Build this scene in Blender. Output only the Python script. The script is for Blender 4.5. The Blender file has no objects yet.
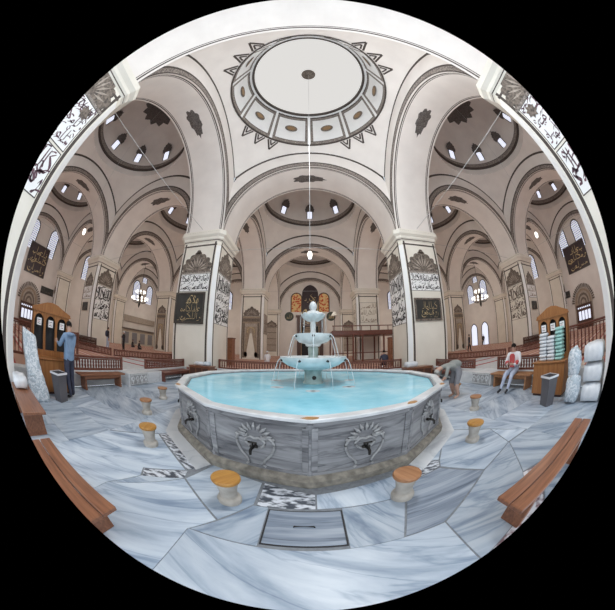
import bpy, bmesh, math, random
from mathutils import Vector, Matrix
PI = math.pi
random.seed(7)
SC = bpy.context.scene
COL = SC.collection

# ------------------------------------------------------------------ materials
def new_mat(name):
    m = bpy.data.materials.new(name); m.use_nodes = True
    nt = m.node_tree; b = nt.nodes['Principled BSDF']
    return m, nt, b

def ramp(nt, stops):
    r = nt.nodes.new('ShaderNodeValToRGB'); cr = r.color_ramp
    while len(cr.elements) < len(stops): cr.elements.new(0.5)
    for e, (p, c) in zip(cr.elements, stops):
        e.position = p; e.color = (*c, 1)
    return r

def coords(nt, scale=(1, 1, 1), kind='Object', rot=(0, 0, 0)):
    t = nt.nodes.new('ShaderNodeTexCoord'); mp = nt.nodes.new('ShaderNodeMapping')
    mp.inputs['Scale'].default_value = scale; mp.inputs['Rotation'].default_value = rot
    nt.links.new(t.outputs[kind], mp.inputs['Vector']); return mp

def plain(name, c1, c2=None, rough=.6, scale=3., metal=0., bump=0., spec=.5, detail=5., nscale=(1, 1, 1), lo=.3, hi=.7):
    m, nt, b = new_mat(name)
    c2 = c2 or tuple(x * .82 for x in c1)
    mp = coords(nt, nscale)
    n = nt.nodes.new('ShaderNodeTexNoise'); n.inputs['Scale'].default_value = scale; n.inputs['Detail'].default_value = detail
    nt.links.new(mp.outputs[0], n.inputs['Vector'])
    r = ramp(nt, [(lo, c2), (hi, c1)])
    nt.links.new(n.outputs['Fac'], r.inputs[0]); nt.links.new(r.outputs[0], b.inputs['Base Color'])
    b.inputs['Roughness'].default_value = rough; b.inputs['Metallic'].default_value = metal
    b.inputs['Specular IOR Level'].default_value = spec
    if bump:
        bp = nt.nodes.new('ShaderNodeBump'); bp.inputs['Strength'].default_value = bump; bp.inputs['Distance'].default_value = .02
        nt.links.new(n.outputs['Fac'], bp.inputs['Height']); nt.links.new(bp.outputs[0], b.inputs['Normal'])
    return m

def marble(name, stops, scale=1., dist=6., rough=.3, stretch=(1, 1, 1), island=True, wave=1.2, tint=.12, dirn='X'):
    """Veined marble: a distorted wave, turned a different way for every slab."""
    m, nt, b = new_mat(name); L = nt.links.new
    t = nt.nodes.new('ShaderNodeTexCoord')
    g = nt.nodes.new('ShaderNodeNewGeometry')
    vr = nt.nodes.new('ShaderNodeVectorRotate'); vr.rotation_type = 'Z_AXIS'
    ml = nt.nodes.new('ShaderNodeMath'); ml.operation = 'MULTIPLY'; ml.inputs[1].default_value = 6.28 if island else 0.
    L(g.outputs['Random Per Island'], ml.inputs[0]); L(ml.outputs[0], vr.inputs['Angle'])
    L(t.outputs['Object'], vr.inputs['Vector'])
    ad = nt.nodes.new('ShaderNodeVectorMath'); ad.operation = 'ADD'
    m2 = nt.nodes.new('ShaderNodeMath'); m2.operation = 'MULTIPLY'; m2.inputs[1].default_value = 37. if island else 0.
    L(g.outputs['Random Per Island'], m2.inputs[0])
    L(vr.outputs[0], ad.inputs[0]); L(m2.outputs[0], ad.inputs[1])
    mp = nt.nodes.new('ShaderNodeMapping'); mp.inputs['Scale'].default_value = stretch
    L(ad.outputs[0], mp.inputs['Vector'])
    # long streaks: strongly stretched noise, plus thin dark threads where a second noise crosses its middle
    n1 = nt.nodes.new('ShaderNodeTexNoise'); n1.inputs['Scale'].default_value = scale; n1.inputs['Detail'].default_value = 9.; n1.inputs['Roughness'].default_value = .58; n1.inputs['Distortion'].default_value = dist
    L(mp.outputs[0], n1.inputs['Vector'])
    n2 = nt.nodes.new('ShaderNodeTexNoise'); n2.inputs['Scale'].default_value = scale * wave; n2.inputs['Detail'].default_value = 5.; n2.inputs['Roughness'].default_value = .5; n2.inputs['Distortion'].default_value = dist * 1.6
    L(mp.outputs[0], n2.inputs['Vector'])
    sb = nt.nodes.new('ShaderNodeMath'); sb.operation = 'SUBTRACT'; sb.inputs[1].default_value = .5; L(n2.outputs['Fac'], sb.inputs[0])
    ab = nt.nodes.new('ShaderNodeMath'); ab.operation = 'ABSOLUTE'; L(sb.outputs[0], ab.inputs[0])
    th = nt.nodes.new('ShaderNodeMapRange'); th.inputs['From Max'].default_value = .035; th.inputs['To Min'].default_value = -.13; th.inputs['To Max'].default_value = 0.; L(ab.outputs[0], th.inputs['Value'])
    mx = nt.nodes.new('ShaderNodeMath'); mx.operation = 'ADD'; L(n1.outputs['Fac'], mx.inputs[0]); L(th.outputs[0], mx.inputs[1])
    r = ramp(nt, stops); L(mx.outputs[0], r.inputs[0])
    hv = nt.nodes.new('ShaderNodeHueSaturation')
    mr = nt.nodes.new('ShaderNodeMapRange'); mr.inputs['To Min'].default_value = 1 - tint; mr.inputs['To Max'].default_value = 1 + tint * .6
    L(g.outputs['Random Per Island'], mr.inputs['Value'])
    if island: L(mr.outputs[0], hv.inputs['Value'])
    L(r.outputs[0], hv.inputs['Color']); L(hv.outputs[0], b.inputs['Base Color'])
    b.inputs['Roughness'].default_value = rough
    return m

def wood(name, c1, c2, rough=.4, scale=1., axis=0):
    m, nt, b = new_mat(name)
    sc = [9., 9., 9.]; sc[axis] = .7
    mp = coords(nt, tuple(s * scale for s in sc))
    n = nt.nodes.new('ShaderNodeTexNoise'); n.inputs['Scale'].default_value = 3.; n.inputs['Detail'].default_value = 6.; n.inputs['Roughness'].default_value = .6
    nt.links.new(mp.outputs[0], n.inputs['Vector'])
    r = ramp(nt, [(.3, c2), (.65, c1)]); nt.links.new(n.outputs['Fac'], r.inputs[0])
    nt.links.new(r.outputs[0], b.inputs['Base Color']); b.inputs['Roughness'].default_value = rough
    return m

def emit(name, col, strength, col2=None, scale=8.):
    m, nt, b = new_mat(name)
    nt.nodes.remove(b)
    e = nt.nodes.new('ShaderNodeEmission'); e.inputs['Strength'].default_value = strength; e.inputs['Color'].default_value = (*col, 1)
    if col2:
        mp = coords(nt); n = nt.nodes.new('ShaderNodeTexVoronoi'); n.inputs['Scale'].default_value = scale
        nt.links.new(mp.outputs[0], n.inputs['Vector'])
        r = ramp(nt, [(.25, col), (.6, col2)]); nt.links.new(n.outputs['Distance'], r.inputs[0]); nt.links.new(r.outputs[0], e.inputs['Color'])
    nt.links.new(e.outputs[0], nt.nodes['Material Output'].inputs['Surface'])
    return m

M = {}
M['plaster'] = plain('warm_white_plaster', (.80, .755, .715), (.72, .675, .64), .75, .9, detail=6.)
M['cream'] = plain('cream_pillar_plaster', (.80, .76, .68), (.72, .68, .60), .7, 1.1)
M['line'] = plain('dark_brown_painted_line', (.085, .065, .055), (.05, .04, .035), .7, 6.)
M['orna'] = plain('patterned_brown_ornament', (.40, .35, .31), (.07, .055, .05), .7, 14., detail=3.)
M['crest'] = plain('carved_brown_paint', (.26, .21, .17), (.05, .04, .035), .7, 11., detail=4.)
M['crest_lt'] = plain('pale_leaf_paint', (.46, .40, .34), (.3, .25, .21), .7, 9.)
M['ink'] = plain('black_calligraphy_ink', (.03, .026, .03), (.02, .018, .02), .6, 5.)
M['ink_plum'] = plain('plum_calligraphy_ink', (.17, .075, .10), (.055, .035, .05), .6, 5.)
M['gold'] = plain('gold_leaf_paint', (.60, .48, .27), (.42, .31, .14), .45, 9.)
M['bronzegold'] = plain('bronze_gold_paint', (.34, .20, .08), (.22, .12, .045), .5, 9.)
M['panelwhite'] = plain('white_script_ground', (.88, .88, .87), (.83, .83, .83), .7, 2.)
M['tanscript'] = plain('tan_script_paint', (.38, .30, .22), (.25, .19, .14), .7, 5.)
M['board'] = plain('black_frame_board', (.035, .037, .035), (.02, .02, .02), .45, 3.)
M['boardplum'] = plain('dark_plum_board', (.045, .028, .032), (.03, .018, .022), .5, 3.)
M['frame'] = plain('dark_frame_wood', (.07, .06, .05), (.04, .035, .03), .4, 8.)
M['court'] = marble('court_floor_marble', [(.26, (.19, .25, .34)), (.38, (.30, .37, .46)), (.48, (.42, .49, .575)), (.58, (.52, .585, .655)), (.76, (.65, .70, .75))], 1.5, .5, .36, (.45, 2.4, 1), wave=.8, tint=.2)
M['courtdark'] = marble('striped_grey_slab_marble', [(.28, (.10, .13, .175)), (.42, (.19, .23, .29)), (.55, (.29, .335, .40)), (.72, (.42, .465, .52))], 1.6, .3, .3, (.3, 5., 1), island=False, wave=.8)
M['breccia'] = plain('mottled_breccia_marble', (.66, .69, .74), (.07, .08, .10), .3, 13., detail=9., nscale=(.6, 1.5, 1), lo=.44, hi=.56)
M['brecciared'] = plain('red_veined_breccia', (.66, .66, .70), (.20, .12, .13), .3, 9., detail=9., lo=.42, hi=.56)
M['grout'] = plain('grey_grout', (.24, .26, .28), (.17, .18, .2), .8, 20.)
M['leafdark'] = plain('dark_leaf_paint', (.17, .15, .14), (.045, .038, .035), .7, 13., detail=4.)
M['basin'] = marble('grey_banded_basin_marble', [(.25, (.07, .07, .078)), (.38, (.15, .15, .16)), (.48, (.23, .23, .24)), (.6, (.31, .31, .32)), (.76, (.42, .42, .425))], 1.8, .5, .45, (.5, .5, 3.6), island=True, wave=.8, tint=.1)
M['rim'] = plain('white_rim_marble', (.74, .75, .76), (.52, .53, .54), .3, 3.5)
M['carve'] = plain('carved_relief_marble', (.40, .40, .40), (.24, .24, .245), .5, 12.)
M['plinth'] = plain('rough_brown_plinth_stone', (.33, .30, .25), (.14, .125, .105), .8, 9., bump=.5)
M['bowl'] = plain('pale_blue_white_marble', (.76, .79, .79), (.52, .57, .58), .28, 4.)
M['stem'] = plain('mossy_green_grey_marble', (.45, .55, .52), (.2, .27, .25), .4, 6.)
M['metal'] = plain('dark_bronze_metal', (.05, .045, .04), (.03, .028, .026), .35, 10., metal=.8)
M['steel'] = plain('dull_steel', (.45, .45, .45), (.35, .35, .36), .35, 10., metal=.9)
M['seatwood'] = wood('varnished_orange_wood', (.50, .26, .06), (.32, .13, .025), .3)
M['stone'] = plain('beige_pedestal_stone', (.52, .48, .43), (.34, .31, .27), .6, 7.)
M['bench'] = wood('reddish_bench_wood', (.29, .125, .065), (.15, .058, .03), .33)
M['benchlt'] = wood('light_brown_bench_wood', (.42, .21, .10), (.27, .12, .05), .4, axis=1)
M['rail'] = wood('dark_red_rail_wood', (.19, .068, .045), (.09, .03, .022), .35, axis=1)
M['cab'] = wood('orange_brown_cabinet_wood', (.38, .17, .06), (.25, .095, .03), .38, axis=2)
M['darkwood'] = wood('very_dark_wood', (.10, .045, .03), (.05, .022, .015), .4, axis=2)
M['black'] = plain('dark_opening', (.02, .02, .022), (.012, .012, .014), .6, 3.)
M['bin'] = plain('dark_grey_plastic', (.12, .115, .125), (.095, .09, .10), .45, 3.)
M['paper'] = plain('white_paper', (.85, .84, .85), (.8, .79, .8), .7, 4.)
M['bag'] = plain('white_plastic_bag', (.78, .80, .83), (.62, .66, .7), .3, 7., bump=.6)
M['bagmint'] = plain('mint_plastic_bag', (.42, .70, .66), (.32, .58, .55), .3, 7., bump=.6)
M['redprint'] = plain('pink_red_print', (.65, .2, .25), (.55, .15, .2), .6, 4.)
def wrap_mat():
    m, nt, b = new_mat('crinkled_clear_plastic')
    mp = coords(nt); v = nt.nodes.new('ShaderNodeTexVoronoi'); v.feature = 'DISTANCE_TO_EDGE'; v.inputs['Scale'].default_value = 3.5
    n = nt.nodes.new('ShaderNodeTexNoise'); n.inputs['Scale'].default_value = 6.; n.inputs['Detail'].default_value = 6.
    nt.links.new(mp.outputs[0], n.inputs['Vector']); nt.links.new(n.outputs['Color'], v.inputs['Vector'])
    r = ramp(nt, [(.0, (.82, .86, .90)), (.16, (.46, .54, .61)), (.6, (.60, .68, .74))])
    nt.links.new(v.outputs['Distance'], r.inputs[0]); nt.links.new(r.outputs[0], b.inputs['Base Color'])
    bp = nt.nodes.new('ShaderNodeBump'); bp.inputs['Strength'].default_value = .9; bp.inputs['Distance'].default_value = .04
    nt.links.new(v.outputs['Distance'], bp.inputs['Height']); nt.links.new(bp.outputs[0], b.inputs['Normal'])
    b.inputs['Roughness'].default_value = .15; return m
M['wrap'] = wrap_mat()
def water_mat():
    m, nt, b = new_mat('turquoise_pool_water')
    mp = coords(nt, (1, 1, 1)); n = nt.nodes.new('ShaderNodeTexNoise'); n.inputs['Scale'].default_value = 1.6; n.inputs['Detail'].default_value = 4.
    nt.links.new(mp.outputs[0], n.inputs['Vector'])
    r = ramp(nt, [(.25, (.20, .55, .69)), (.5, (.31, .67, .80)), (.75, (.50, .80, .89))])
    nt.links.new(n.outputs['Fac'], r.inputs[0]); nt.links.new(r.outputs[0], b.inputs['Base Color'])
    w = nt.nodes.new('ShaderNodeTexNoise'); w.inputs['Scale'].default_value = 9.; w.inputs['Detail'].default_value = 3.
    nt.links.new(mp.outputs[0], w.inputs['Vector'])
    bp = nt.nodes.new('ShaderNodeBump'); bp.inputs['Strength'].default_value = .22; bp.inputs['Distance'].default_value = .02
    nt.links.new(w.outputs['Fac'], bp.inputs['Height']); nt.links.new(bp.outputs[0], b.inputs['Normal'])
    b.inputs['Roughness'].default_value = .12; b.inputs['IOR'].default_value = 1.33; return m
M['water'] = water_mat()
def jet_mat():
    m, nt, b = new_mat('falling_water')
    b.inputs['Base Color'].default_value = (.86, .93, .96, 1); b.inputs['Roughness'].default_value = .1
    b.inputs['Transmission Weight'].default_value = .45; b.inputs['IOR'].default_value = 1.2; return m
M['jet'] = jet_mat()
def carpet_mat():
    m, nt, b = new_mat('red_striped_prayer_carpet')
    mp = coords(nt, (1, 1, 1)); w = nt.nodes.new('ShaderNodeTexWave'); w.bands_direction = 'Y'; w.inputs['Scale'].default_value = .27; w.inputs['Distortion'].default_value = .15
    nt.links.new(mp.outputs[0], w.inputs['Vector'])
    r = ramp(nt, [(.0, (.50, .30, .22)), (.55, (.46, .27, .20)), (.62, (.33, .05, .05)), (.85, (.36, .06, .055)), (.93, (.62, .5, .42))])
    r.color_ramp.interpolation = 'LINEAR'
    nt.links.new(w.outputs['Fac'], r.inputs[0]); nt.links.new(r.outputs[0], b.inputs['Base Color']); b.inputs['Roughness'].default_value = .9
    return m
M['carpet'] = carpet_mat()
M['redcarpet'] = plain('red_runner', (.42, .07, .07), (.33, .05, .05), .9, 12.)
M['greymat'] = plain('pale_grey_matting', (.55, .55, .55), (.46, .46, .47), .9, 8.)
M['kerb'] = marble('white_kerb_marble', [(.3, (.46, .48, .51)), (.45, (.60, .62, .64)), (.65, (.72, .73, .74))], 1.5, .6, .35, (.6, .6, 1.5), wave=.8)
M['win'] = emit('daylit_lattice_glass', (.84, .86, 1.), 1.75)
M['winlead'] = plain('window_lattice_plaster', (.32, .30, .36), (.22, .2, .26), .7, 8.)
M['stained'] = emit('stained_glass', (.55, .05, .03), .75, (.80, .50, .22), 3.0)
M['stainedlt'] = emit('stained_glass_blue', (.10, .25, .35), .7, (.95, .85, .45), 4.2)
M['skylight'] = emit('white_daylit_cap', (.97, .95, .92), 1.28)
M['lampglass'] = emit('lamp_glass_glow', (1., .95, .85), 5.)
M['wire'] = plain('pale_wire', (.50, .50, .50), (.44, .44, .44), .5, 5.)
M['skin'] = plain('skin_tone', (.52, .33, .25), (.46, .28, .21), .55, 6.)
M['hair'] = plain('black_hair', (.014, .012, .011), (.008, .007, .007), .7, 12., spec=.15)
M['greyhair'] = plain('grey_hair', (.45, .43, .4), (.3, .29, .27), .6, 14.)
M['denimjacket'] = plain('blue_denim_jacket', (.23, .34, .50), (.17, .26, .40), .8, 10.)
M['navy'] = plain('navy_trousers', (.045, .05, .085), (.03, .035, .06), .8, 8.)
M['blackcloth'] = plain('black_cloth', (.03, .03, .035), (.02, .02, .024), .8, 8.)
M['greyshirt'] = plain('grey_shirt', (.30, .31, .29), (.22, .23, .22), .8, 7.)
M['greytrouser'] = plain('grey_trousers', (.27, .27, .29), (.2, .2, .22), .8, 7.)
M['palejean'] = plain('pale_blue_jeans', (.45, .50, .62), (.36, .41, .53), .8, 7.)
M['whitecloth'] = plain('white_cloth', (.78, .78, .80), (.68, .68, .71), .8, 6.)
M['redcloth'] = plain('red_cloth', (.55, .09, .09), (.45, .07, .07), .8, 6.)
M['beigetile'] = plain('pale_wall_tile', (.62, .57, .48), (.52, .48, .40), .6, 3.)
M['greenpatina'] = plain('dark_green_roundel', (.06, .075, .06), (.035, .045, .035), .5, 5.)

# ------------------------------------------------------------------ mesh builder
class MB:
    def __init__(s, mats='plaster'):
        s.v = []; s.f = []; s.mi = []; s.mats = [mats] if isinstance(mats, str) else list(mats); s.T = None
    def mat(s, name):
        if name not in s.mats: s.mats.append(name)
        return s.mats.index(name)
    def add(s, vs, fs, m=None):
        k = s.mat(m) if m else 0; o = len(s.v)
        if s.T is not None: vs = [s.T @ Vector(p) for p in vs]
        s.v += [tuple(p) for p in vs]
        for f in fs: s.f.append(tuple(i + o for i in f)); s.mi.append(k)
        return s
    def box(s, x0, x1, y0, y1, z0, z1, m=None):
        vs = [(x, y, z) for z in (z0, z1) for y in (y0, y1) for x in (x0, x1)]
        return s.add(vs, [(0, 2, 3, 1), (4, 5, 7, 6), (0, 1, 5, 4), (2, 6, 7, 3), (0, 4, 6, 2), (1, 3, 7, 5)], m)
    def bbox(s, x0, x1, y0, y1, z0, z1, b=.01, m=None):
        """box with chamfered edges"""
        vs = []; 
        for sx, X in ((-1, x0), (1, x1)):
            for sy, Y in ((-1, y0), (1, y1)):
                for sz, Z in ((-1, z0), (1, z1)):
                    vs += [(X, Y - sy * b, Z - sz * b), (X - sx * b, Y, Z - sz * b), (X - sx * b, Y - sy * b, Z)]
        def ix(i, j, k, a): return ((i * 2 + j) * 2 + k) * 3 + a
        fs = [(ix(i, 0, 0, 0), ix(i, 1, 0, 0), ix(i, 1, 1, 0), ix(i, 0, 1, 0))[::(1 if i else -1)] for i in (0, 1)]
        fs += [(ix(0, j, 0, 1), ix(1, j, 0, 1), ix(1, j, 1, 1), ix(0, j, 1, 1))[::(-1 if j else 1)] for j in (0, 1)]
        fs += [(ix(0, 0, k, 2), ix(1, 0, k, 2), ix(1, 1, k, 2), ix(0, 1, k, 2))[::(1 if k else -1)] for k in (0, 1)]
        for j in (0, 1):
            for k in (0, 1): fs.append((ix(0, j, k, 1), ix(1, j, k, 1), ix(1, j, k, 2), ix(0, j, k, 2)))
        for i in (0, 1):
            for k in (0, 1): fs.append((ix(i, 0, k, 0), ix(i, 1, k, 0), ix(i, 1, k, 2), ix(i, 0, k, 2)))
            for j in (0, 1): fs.append((ix(i, j, 0, 0), ix(i, j, 1, 0), ix(i, j, 1, 1), ix(i, j, 0, 1)))
        for i in (0, 1):
            for j in (0, 1):
                for k in (0, 1): fs.append((ix(i, j, k, 0), ix(i, j, k, 1), ix(i, j, k, 2)))
        return s.add(vs, fs, m)
    def lathe(s, prof, n=24, c=(0, 0, 0), m=None, a0=0., mats=None, sx=1., sy=1.):
        vs = []
        for r, z in prof:
            for k in range(n):
                a = a0 + 2 * PI * k / n; vs.append((c[0] + sx * r * math.cos(a), c[1] + sy * r * math.sin(a), c[2] + z))
        for j in range(len(prof) - 1):
            fs = [(j * n + k, j * n + (k + 1) % n, (j + 1) * n + (k + 1) % n, (j + 1) * n + k) for k in range(n)]
            if j == 0: s.add(vs, fs, mats[j] if mats else m); base = len(s.v) - len(vs)
            else:
                kk = s.mat(mats[j] if mats else m) if (mats or m) else 0
                for f in fs: s.f.append(tuple(i + base for i in f)); s.mi.append(kk)
        kk = s.mat(m) if m else 0
        if prof[0][0] > 1e-4: s.f.append(tuple(base + k for k in range(n))[::-1]); s.mi.append(kk if not mats else s.mat(mats[0]))
        if prof[-1][0] > 1e-4: s.f.append(tuple(base + (len(prof) - 1) * n + k for k in range(n))); s.mi.append(kk if not mats else s.mat(mats[-1]))
        return s
    def prism(s, pts, O, U, V, N, d, m=None):
        """closed outline pts (u, v) pushed d along N"""
        O, U, V, N = Vector(O), Vector(U), Vector(V), Vector(N); n = len(pts)
        a = [O + U * u + V * v for u, v in pts]; b = [p + N * d for p in a]
        return s.add(a + b, [tuple(range(n))[::-1], tuple(range(n, 2 * n))] + [(k, (k + 1) % n, n + (k + 1) % n, n + k) for k in range(n)], m)
    def tube(s, pts, r, n=8, m=None, cap=True):
        pts = [Vector(p) for p in pts]; vs = []; N = len(pts)
        rs = r if isinstance(r, (list, tuple)) else [r] * N
        ref = None
        for i, p in enumerate(pts):
            t = (pts[min(i + 1, N - 1)] - pts[max(i - 1, 0)]).normalized()
            if ref is None: ref = Vector((0, 0, 1)) if abs(t.z) < .9 else Vector((1, 0, 0))
            a = t.cross(ref).normalized(); b = t.cross(a).normalized(); ref = -b if False else ref
            for k in range(n): vs.append(p + (a * math.cos(2 * PI * k / n) + b * math.sin(2 * PI * k / n)) * rs[i])
        fs = [(i * n + k, i * n + (k + 1) % n, (i + 1) * n + (k + 1) % n, (i + 1) * n + k) for i in range(N - 1) for k in range(n)]
        if cap: fs += [tuple(range(n))[::-1], tuple(range((N - 1) * n, N * n))]
        return s.add(vs, fs, m)
    def ribbon(s, pts, w, O, U, V, nib=(.55, .83), m=None, sub=5, taper=True):
        """a broad-nib pen stroke along pts (u, v), flat on the plane O, U, V"""
        O, U, V = Vector(O), Vector(U), Vector(V); P = smooth2(pts, sub); N = len(P)
        vs = []
        for i, (x, y) in enumerate(P):
            k = w * (.45 + .55 * min(1, 4 * i / N + .2, 4 * (N - 1 - i) / N + .15)) if taper else w
            vs += [O + U * (x - nib[0] * k / 2) + V * (y - nib[1] * k / 2), O + U * (x + nib[0] * k / 2) + V * (y + nib[1] * k / 2)]
        return s.add(vs, [(2 * i, 2 * i + 1, 2 * i + 3, 2 * i + 2) for i in range(N - 1)], m)
    def ellipsoid(s, c, r, n=12, m=None, rings=7):
        prof = [(max(1e-5, math.sin(PI * k / rings)), -math.cos(PI * k / rings)) for k in range(rings + 1)]
        o = len(s.v); 
        vs = [(c[0] + r[0] * p * math.cos(2 * PI * k / n), c[1] + r[1] * p * math.sin(2 * PI * k / n), c[2] + r[2] * z) for p, z in prof for k in range(n)]
        return s.add(vs, [(j * n + k, j * n + (k + 1) % n, (j + 1) * n + (k + 1) % n, (j + 1) * n + k) for j in range(rings) for k in range(n)], m)
    def build(s, name, parent=None, smooth=False, kind=None, loc=None, rz=0., weld=False):
        me = bpy.data.meshes.new(name); me.from_pydata(s.v, [], s.f)
        for k in s.mats: me.materials.append(M[k])
        me.polygons.foreach_set('material_index', s.mi)
        bm = bmesh.new(); bm.from_mesh(me)
        if weld: bmesh.ops.remove_doubles(bm, verts=bm.verts, dist=1e-4)
        bmesh.ops.recalc_face_normals(bm, faces=bm.faces); bm.to_mesh(me); bm.free()
        if smooth:
            me.polygons.foreach_set('use_smooth', [True] * len(me.polygons))
            if smooth != 'all': me.set_sharp_from_angle(angle=math.radians(40))
        me.update()
        o = bpy.data.objects.new(name, me); COL.objects.link(o)
        if parent is not None: o.parent = parent
        if loc is not None: o.location = loc
        if rz: o.rotation_euler.z = rz
        if kind: o['kind'] = kind
        return o

def smooth2(P, sub):
    if len(P) < 3:
        return [(P[0][0] + (P[1][0] - P[0][0]) * k / sub, P[0][1] + (P[1][1] - P[0][1]) * k / sub) for k in range(sub + 1)]
    out = []
    for i in range(len(P) - 1):
        p0, p1, p2, p3 = P[max(i - 1, 0)], P[i], P[i + 1], P[min(i + 2, len(P) - 1)]
        for k in range(sub):
            t = k / sub
            out.append(tuple(.5 * (2 * p1[a] + (p2[a] - p0[a]) * t + (2 * p0[a] - 5 * p1[a] + 4 * p2[a] - p3[a]) * t * t + (3 * p1[a] - p0[a] - 3 * p2[a] + p3[a]) * t ** 3) for a in (0, 1)))
    return out + [tuple(P[-1])]

def thing(name, label, cat, loc=(0, 0, 0), rz=0., group=None):
    o = bpy.data.objects.new(name, None); o.empty_display_size = .1; COL.objects.link(o)
    o.location = loc; o.rotation_euler.z = rz; o['label'] = label; o['category'] = cat
    if group: o['group'] = group
    return o
def tag(o, label, cat, group=None, kind=None):
    o['label'] = label; o['category'] = cat
    if group: o['group'] = group
    if kind: o['kind'] = kind
    return o
def dup(root, loc=None, rz=None, label=None, group=None):
    r = root.copy(); COL.objects.link(r)
    if loc is not None: r.location = loc
    if rz is not None: r.rotation_euler.z = rz
    if label: r['label'] = label
    if group: r['group'] = group
    for ch in list(root.children):
        c = ch.copy(); COL.objects.link(c); c.parent = r
        for g in list(ch.children):
            d = g.copy(); COL.objects.link(d); d.parent = c
    return r
# ------------------------------------------------------------------ the building
PX = [-18.75, -6.25, 6.25, 18.75]
ROWY = [-1.05, 11.45, 23.95, 36.45]
HB, RA, RX, ZS = 1.3, 4.95, 6.55, 8.05          # half pillar, arch radius, outer line radius, springing
RS = math.hypot(RX, RA)                         # sphere of the pendentives
PLAT = .45
NEARY = -.75                                    # the pair of pillars beside the lens stand a little forward

def arch_outline(w, h, n=14, point=0.):
    """u, v outline of an arched opening standing on v = 0; point > 0 makes it pointed"""
    r = w / 2; pts = [(-r, 0), (r, 0)]
    R = r * (1 + point); c = R - r; rise = math.sqrt(max(R * R - c * c, 1e-9))
    for k in range(n + 1):
        a = k / n * math.acos(c / R) if point else k / n * PI / 2
        pts.append((-c + R * math.cos(a), h - rise + R * math.sin(a)))
    top = pts[2:]
    return pts + [(-u, v) for u, v in top[::-1][1:]]

def ring_outline(o1, o2): return o1, o2
def arch_band(mb, O, U, V, N, w, h, b, d, m, n=14, point=0.):
    """a frame of width b round an arched opening w x h"""
    a = arch_outline(w, h, n, point)[1:] + [(-w / 2, 0)]; c = arch_outline(w + 2 * b, h + b, n, point)[1:] + [(-w / 2 - b, 0)]
    O, U, V, N = Vector(O), Vector(U), Vector(V), Vector(N); k = len(a); vs = []
    for src in (a, c):
        for dd in (0, d): vs += [O + U * u + V * v + N * dd for u, v in src]
    fs = []
    for i in range(k - 1):
        for p, q in ((0, 1), (1, 3), (3, 2), (2, 0)): fs.append((p * k + i, p * k + i + 1, q * k + i + 1, q * k + i))
    mb.add(vs, fs, m)

def pillar_section(h, c, off=0.):
    """corner points of the chamfered square"""
    a = h + off; k = c + off * .4142
    b = a - k
    return [(-b, -a), (b, -a), (a, -b), (a, b), (b, a), (-b, a), (-a, b), (-a, -b)]

def pillar(x, y, z0, h=HB, c=.19):
    mb = MB('cream')
    z1 = 7.42
    sec = pillar_section(h, c)
    for i in range(8):
        (ax, ay), (bx, by) = sec[i], sec[(i + 1) % 8]
        L = math.hypot(bx - ax, by - ay); face = L > 1.
        cuts = [0, .04, .15, L - .15, L - .04, L] if face else [0, L]
        for j in range(len(cuts) - 1):
            p = [(ax + (bx - ax) * t / L, ay + (by - ay) * t / L) for t in cuts[j:j + 2]]
            m = 'line' if face and j in (1, 3) else 'cream'
            zz = [z0, z1 - .3, z1 - .2, z1]
            for k in range(3):
                mm = 'line' if (k == 1 and face) else m
                if k == 0 and not face: mm = 'panelwhite'
                mb.add([(x + p[0][0], y + p[0][1], zz[k]), (x + p[1][0], y + p[1][1], zz[k]), (x + p[1][0], y + p[1][1], zz[k + 1]), (x + p[0][0], y + p[0][1], zz[k + 1])], [(0, 1, 2, 3)], mm)
    o = mb.build('pillar', kind='structure')
    cb = MB('cream')
    prof = [(0., 7.36, 'cream'), (.05, 7.42, 'line'), (.05, 7.47, 'cream'), (.10, 7.52, 'cream'), (.12, 7.64, 'cream'), (.24, 7.76, 'cream'), (.26, 7.92, 'line'), (.22, 7.95, 'cream'), (.22, 8.04, 'cream'), (0., 8.06, 'cream')]
    for (o1, za, m), (o2, zb, _) in zip(prof, prof[1:]):
        A, B = pillar_section(h, c, o1), pillar_section(h, c, o2)
        for i in range(8):
            j = (i + 1) % 8
            cb.add([(x + A[i][0], y + A[i][1], za), (x + A[j][0], y + A[j][1], za), (x + B[j][0], y + B[j][1], zb), (x + B[i][0], y + B[i][1], zb)], [(0, 1, 2, 3)], m)
    S = pillar_section(h, c, 0.)
    cb.add([(x + p[0], y + p[1], 8.055) for p in S], [tuple(range(8))], 'cream')
    cb.build('capital', parent=o)
    return o

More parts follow.
